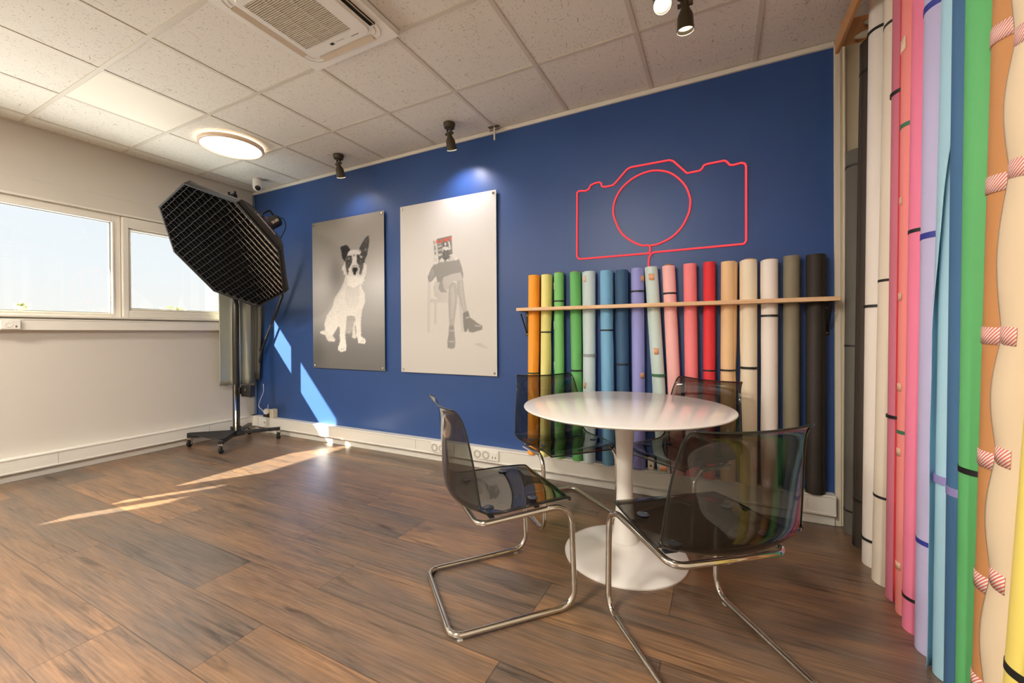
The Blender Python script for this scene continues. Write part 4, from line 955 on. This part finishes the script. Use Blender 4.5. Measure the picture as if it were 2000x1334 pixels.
# ------------------------------------------------------------------ smoked cantilever chairs
PROF = [(.256, .418, .198, 0), (.250, .432, .214, 0), (.226, .4405, .224, .001), (.12, .437, .235, .006), (.0, .427, .243, .013), (-.085, .4155, .248, .024), (-.140, .4140, .250, .040), (-.182, .428, .251, .054), (-.206, .466, .249, .062), (-.214, .53, .245, .060), (-.216, .61, .238, .051), (-.219, .70, .226, .038), (-.224, .765, .214, .027), (-.234, .800, .206, .019), (-.250, .815, .198, .013)]
def make_chair(label):
    t = thing('dining_chair', label, 'chair', group='smoked plastic chairs around the round table')
    pr = catmull(PROF, 6); rows = []; n = 28
    for i, p in enumerate(pr):
        a = pr[max(0, i-1)]; c = pr[min(len(pr)-1, i+1)]; d = np.array([c[0]-a[0], c[1]-a[1]]); d /= np.linalg.norm(d)
        nx, nz = d[1], -d[0]       # towards the sitter
        row = []
        for k in range(n+1):
            s = -1+2*k/n; o_ = p[3]*abs(s)**2.1
            row.append((p[0]+nx*o_, p[2]*s, p[1]+nz*o_))
        rows.append(row)
    # sitter side is up on the seat: flip when needed
    b_ = MB().grid(rows); sh = b_.build('seat_shell', [SMOKE, EDGE], t, smooth=60, solid=.0055); sh.modifiers['solid'].material_offset_rim = 1
    rim = [rows[i][0] for i in range(len(rows))]+rows[-1][1:-1]+[rows[i][-1] for i in range(len(rows)-1, -1, -1)]+rows[0][-2:0:-1]
    MB().tube(rim, .0036, 8, closed=True).build('shell_edge', EDGE, t, smooth=60)
    pts = [(-.251, 0, .0155), (-.251, .229, .0155), (.251, .241, .0155), (.236, .241, .4240), (-.140, .205, .3880), (-.140, -.205, .3880), (.236, -.241, .4240), (.251, -.241, .0155), (-.251, -.229, .0155)]
    MB().tube(fillet(pts, [0, .05, .065, .075, .05, .05, .075, .065, .05], 8, closed=True), .0115, 14, closed=True).build('frame', CHROME, t, smooth=60)
    for x in (.10, -.085):
        for s in (-1, 1):
            zt = .4400 if x > 0 else .4268
            y = s*(.205 if x < 0 else .215)*.80
            f = MB().lathe([(.0005, -.0185), (.012, -.018), (.012, -.0035)], 16, (x, y, zt+.001), cap0=False, cap1=False)
            f.lathe([(.021, 0), (.0215, .0016), (.018, .0032), (.0005, .0042)], 24, (x, y, zt+.0035), cap0=True)
            f.obox((x, y+s*.018, zt-.019), (1, 0, 0), (0, 1, 0), (0, 0, 1), .010, .022, .003)
            f.build('seat_fixing', mat('smoked_disc', (62, 68, 78), .10), t)
    for x in (.19, -.22):
        for s in (-1, 1): MB().box(x-.010, x+.010, s*.235-.004, s*.235+.004, .0, .0045).build('glide', mat('clear_glide', (190, 188, 180), .3), t, smooth=0)
    return t
CH = [((3.958, -1.377), 48.7, 'smoked clear plastic chair at left, standing alone facing the table'),
      ((3.935, -.485), -41.5, 'smoked clear plastic chair behind the table, before the orange and green rolls'),
      ((4.638, -.415), -123.0, 'smoked clear plastic chair behind the table, before the red and tan rolls'),
      ((4.772, -1.353), 128.1, 'smoked clear plastic chair in front, its back turned to the viewer')]
proto = make_chair(CH[0][2])
for i, (xy, a, l) in enumerate(CH):
    ch = proto if i == 0 else copy_tree(proto)
    ch.location = (xy[0], xy[1], 0); ch.rotation_euler = (0, 0, math.radians(a)); ch['label'] = l

# ------------------------------------------------------------------ octagonal softbox, flash head, stand
SB = Vector((.856, -.784, 1.857)); NB = Vector((-.13006, .78953, .59977)).normalized()
A_ = Vector((0, 0, 1)).cross(NB).normalized(); B_ = NB.cross(A_)
R_S, DEP = .60, .50
def sp(ang, r, t_): return A_*(r*math.cos(ang))+B_*(r*math.sin(ang))+NB*t_
T0 = 1.63; CORN = [T0-i*PI/4 for i in range(8)]
t = thing('softbox', 'large black octagonal softbox with honeycomb grid before the window', 'softbox', SB)
US = [0, .11, .2, .32, .45, .58, .70, .81, .90, .965]
def shell_r(u): return R_S if u < .12 else R_S*(1-(u-.11)/.89)**.66
m = MB(); vs = []; fs = []
for u in US:
    r = shell_r(u)
    for a in CORN:
        vs.append(sp(a, r, DEP*u))
for j in range(len(US)-1):
    for i in range(8): fs.append((j*8+i, j*8+(i+1) % 8, (j+1)*8+(i+1) % 8, (j+1)*8+i))
m.add(vs, fs)
m.build('shell', mat('black_softbox_cloth', (50, 42, 36), .62, spec=.4, var=.08, bump=.3, bscale=60), t, smooth=18, solid=.003)
rb = MB()
for a in CORN: rb.tube([sp(a, shell_r(u)+.002, DEP*u) for u in US], .005, 6)
rb.build('rib_seam', mat('seam_cloth', (36, 32, 30), .7), t)
rm = MB()
for i in range(8):
    a, c = CORN[i], CORN[(i+1) % 8]
    rm.add([sp(a, R_S+.004, -.004), sp(c, R_S+.004, -.004), sp(c, R_S+.003, .022), sp(a, R_S+.003, .022), sp(a, R_S-.010, -.004), sp(c, R_S-.010, -.004)], [(0, 1, 2, 3), (0, 4, 5, 1)])
rm.build('rim_band', mat('rim_cloth', (20, 19, 18), .7, spec=.3), t, smooth=0, solid=.002)
df = MB().add([sp(a, R_S-.012, .052) for a in CORN], [tuple(range(8))]); df.build('diffuser', mat('diffuser_cloth', (240, 232, 212), .9, var=.02), t, smooth=0)
gr = MB(); e1 = CORN[0]-PI/8
E1 = A_*math.cos(e1)+B_*math.sin(e1); E2 = NB.cross(E1)
apo = (R_S-.012)*math.cos(PI/8); hs_ = (R_S-.012)*math.sin(PI/8)
rnd = random.Random(11); pitch = .052
DR = (sp(CORN[5], 1, 0)+sp(CORN[6], 1, 0)).normalized(); edge = MB()
for (D1, D2) in ((E1, E2), (E2, E1)):
    k = int(apo/pitch)
    for q in range(-k, k+1):
        c = q*pitch; h = apo if abs(c) <= hs_ else apo-(abs(c)-hs_)
        n = 22; rows = [[], []]
        for i in range(n+1):
            s = -h+2*h*i/n; wob = .0025*math.sin(i*2.1+q)+rnd.uniform(-.0015, .0015)
            sag = .006*math.sin(PI*(i/n)); pp = D1*s+D2*c; sd = max(-1, min(1, pp.dot(DR)/R_S)); dep = .042-.008*sd-.013*max(0, sd)
            rows[0].append(D1*s+D2*(c+wob)+NB*(.046-dep-.002+sag*.2)); rows[1].append(D1*s+D2*(c+wob*.3)+NB*.046)
        gr.grid(rows); edge.tube(rows[0], .0010, 4)
hg = gr.build('honeycomb_grid', mat('black_grid_cloth', (17, 18, 21), .7, spec=.2, var=.05), t, smooth=0, solid=.0012)
edge.build('grid_edge_light', mat('painted_edge_light', (70, 70, 70), .6, var=0), hg, smooth=0)  # lighter tubes imitate window light glowing along the strip edges
# white lettering strokes along one panel of the shell
def on_panel(i, f, u, lift=.003):
    a, c = CORN[i], CORN[(i+1) % 8]; r = shell_r(u)
    p = sp(a, r, DEP*u)*(1-f)+sp(c, r, DEP*u)*f; out = (sp(a, 1, 0)+sp(c, 1, 0)).normalized(); return p+out*lift+NB*lift*.6
lt = MB(); rnd = random.Random(5); f = .22
while f < .74:
    h = rnd.choice([.035, .05, .05, .075]); w_ = rnd.uniform(.012, .022)
    p0, p1, p2 = on_panel(6, f, .30), on_panel(6, f, .30+h), on_panel(6, f+w_, .30+h*.8); p3 = on_panel(6, f+w_, .30)
    lt.tube([p0, p1, p2, p3], .0028, 5); f += w_+rnd.uniform(.012, .02)
lt.tube([on_panel(6, .79, .305), on_panel(6, .80, .32)], .0028, 5)
lt.build('white_lettering', mat('white_print', (232, 214, 196), .5), t, smooth=0)
MB().lathe([(.085, DEP*.955), (.095, DEP*.962), (.095, DEP*.99), (.07, DEP*1.0), (.07, DEP*1.01)], 28, (0, 0, 0), NB).build('speed_ring', BLACKM, t)

FH = SB+NB*(DEP*1.012)
t = thing('flash_head', 'black studio flash head mounted behind the octagonal softbox', 'flash', FH)
MB().lathe([(.066, 0), (.068, .004), (.068, .03), (.062, .034), (.062, .150), (.064, .153), (.064, .195), (.056, .205), (.0005, .206)], 32, (0, 0, 0), NB).build('body', mat('flash_body', (40, 38, 34), .4, var=.05), t)
upv = (Vector((0, 0, 1))-NB*NB.z).normalized()
MB().tube(fillet([NB*.055+upv*.058, NB*.060+upv*.118, NB*.178+upv*.118, NB*.186+upv*.058], .025, 6), .0095, 10).build('handle', BLACKP, t)
vdir = (CAM-FH).normalized(); vdir = (vdir-NB*vdir.dot(NB)).normalized()
tx = text('SK400', .036, mat('white_print', (232, 214, 196), .5), t, NB*.118+vdir*.0635, NB, -NB.cross(vdir), bold=.0006)
MB().lathe([(.005, 0), (.005, .002)], 12, NB*.046+vdir*.0625, vdir).build('red_dot', mat('red_button', (180, 40, 50), .4), t)
MB().cyl(NB*.10+upv*.060, NB*.10+upv*.072, .010, 12).build('button', mat('red_button', (180, 40, 50), .4), t)
MB().tube(catmull([NB*.2+vdir*.02, NB*.25+vdir*.05+Vector((0, 0, -.02)), NB*.25+vdir*.07+Vector((.02, 0, -.12)), NB*.17+vdir*.06+Vector((.02, 0, -.21))], 8), .005, 8).build('power_cord', RUBBER, t)

t = thing('light_stand', 'black wheeled light stand with thick pole holding the softbox', 'light stand', (.415, -.445, 0))
def rel(x, y, z): return Vector((x-.415, y+.445, z))
p = MB(); p.lathe([(.031, .085), (.031, 1.42), (.030, 1.425), (.027, 1.43), (.027, 2.50), (.022, 2.505), (.0005, 2.506)], 28); p.build('pole', mat('grey_black_pole', (62, 58, 52), .22, .55, var=.04), t)
MB().box(.030, .038, -.036, -.020, .07, .60).build('pole_channel', CHROME, t, bevel=.002)
h = MB(); h.box(-.055, .055, -.055, .055, .078, .128); h.lathe([(.044, .128), (.044, .165), (.040, .17), (.032, .17)], 24, cap0=False, cap1=False); h.box(-.075, -.05, -.02, .02, .13, .165); h.build('hub', BLACKM, t, bevel=.004)
WH = [rel(.147, -.738, 0), rel(.681, -.732, 0), rel(.648, -.152, 0), rel(.165, -.165, 0)]
for w in WH:
    d = w.normalized(); e_ = w*1.04
    b_ = MB(); L_ = e_.length; b_.obox(d*(L_/2+.02)+Vector((0, 0, .1085)), d, Vector((-d.y, d.x, 0)), (0, 0, 1), L_/2-.02, .020, .0165); leg = b_.build('leg', BLACKM, t, bevel=.003)
    c = w; y_ = Vector((.55, -.83, 0)).normalized(); x_ = Vector((-y_.y, y_.x, 0))
    wh = MB(); wh.lathe([(.012, -.012), (.030, -.012), (.034, -.008), (.034, .008), (.030, .012), (.012, .012)], 24, c+Vector((0, 0, .0345)), x_); cs = wh.build('caster_wheel', RUBBER, t)
    f_ = MB(); f_.obox(c+x_*.016+Vector((0, 0, .056))+y_*-.006, x_, y_, (0, 0, 1), .0018, .013, .028); f_.obox(c-x_*.016+Vector((0, 0, .056))+y_*-.006, x_, y_, (0, 0, 1), .0018, .013, .028)
    f_.obox(c+Vector((0, 0, .084)), x_, y_, (0, 0, 1), .018, .016, .004); f_.cyl(c-x_*.018+Vector((0, 0, .0345)), c+x_*.018+Vector((0, 0, .0345)), .006, 10); f_.build('caster_fork', CHROME, t, bevel=.001)
pl_ = [(WH[0].x*1.06, WH[0].y*1.06), (WH[1].x*1.0, WH[1].y*1.06), (WH[1].x*1.04, WH[1].y*.92), (.055, -.03), (-.03, -.03), (WH[0].x*1.1, WH[0].y*.94)]
MB().prism(pl_, .1255, .137).build('weight_plate', mat('black_grip_plate', (30, 29, 28), .75, bump=.5, bscale=120), t, bevel=.003)
b_ = MB(); b_.box(.046, .20, .02, .075, .475, .592); b_.box(.038, .05, .0, .06, .50, .57); b_.build('battery_box', BLACKP, t, bevel=.006)
MB().lathe([(.011, 0), (.011, .004), (.0005, .006)], 14, (.12, .02, .545), (0, -1, 0)).build('knob', mat('grey_jack', (96, 92, 84), .5), t)
ha = MB(); ha.tube([rel(.187, -.064, .790), rel(.228, -.064, .935)], .009, 10); ha.tube(fillet([rel(.224, -.064, .92), rel(.600, -.064, 1.522), rel(.720, -.205, 2.08), rel(.768, -.262, 2.150)], .08, 5), .013, 12)
ha.lathe([(.020, -.018), (.020, .018)], 16, rel(.230, -.064, .94), (.54, 0, .84)); ha.build('boom_handle', mat('grey_black_pole', (62, 58, 52), .22, .55, var=.04), t)
ar = MB(); ar.tube([rel(.415, -.445, 2.44), rel(.66, -.36, 2.24), rel(.760, -.290, 2.135)], .018, 12); ar.lathe([(.042, 2.40), (.042, 2.47)], 24); ar.build('boom_arm', BLACKM, t)
hk = MB(); hk.box(-.02, .02, -.02, .02, 2.506, 2.535); hk.box(-.10, .02, -.008, .008, 2.52, 2.545); hk.box(-.10, -.085, -.008, .008, 2.52, 2.575); hk.box(.005, .02, -.008, .008, 2.52, 2.565); hk.build('top_bracket', BLACKM, t, bevel=.002)

# ------------------------------------------------------------------ grey satin cloth in the corner
t = thing('satin_cloth', 'grey satin cloth hanging in the corner behind the light stand pole', 'cloth', (0, 0, 0))
rows = []; key = catmull([(.082, -.425), (.084, -.36), (.090, -.315), (.118, -.285), (.150, -.255), (.128, -.225), (.112, -.20), (.142, -.165), (.150, -.13), (.120, -.100), (.108, -.075)], 6)
for j in range(25):
    f = j/24; z = .56+f*1.58; s = 1-.35*f
    rows.append([(.10+(x-.10)*(s+.15*math.sin(5*f+i*.2)), y+.004*math.sin(7*f+i*.5), z+(.004*math.sin(i*.7) if j == 0 else 0)) for i, (x, y) in enumerate(key)])
SATIN = mat('grey_satin', (172, 172, 152), .27, .25, var=.05, bump=.15, bscale=9)
MB().grid(rows).build('front_sheet', SATIN, t, solid=.002)
rows = []; key = catmull([(.100, -.07), (.125, -.05), (.160, -.062), (.185, -.05), (.200, -.045)], 6)
for j in range(17):
    f = j/16; z = .60+f*1.5; s = .55+.45*min(1, f*2.2) if f < .45 else 1.0-.25*(f-.45)
    rows.append([(.10+(x-.10)*s, y, z) for i, (x, y) in enumerate(key)])
MB().grid(rows).build('side_sheet', mat('dark_satin', (96, 94, 84), .35, .2, var=.05, bump=.15, bscale=9), t, solid=.002)
MB().cyl((.10, -.45, 2.145), (.10, -.02, 2.145), .010, 12).build('hanging_rod', BLACKM, t)
b_ = MB(); b_.box(0, .11, -.44, -.425, 2.13, 2.16); b_.box(0, .11, -.035, -.02, 2.13, 2.16); b_.build('rod_bracket', BLACKM, t, smooth=0)
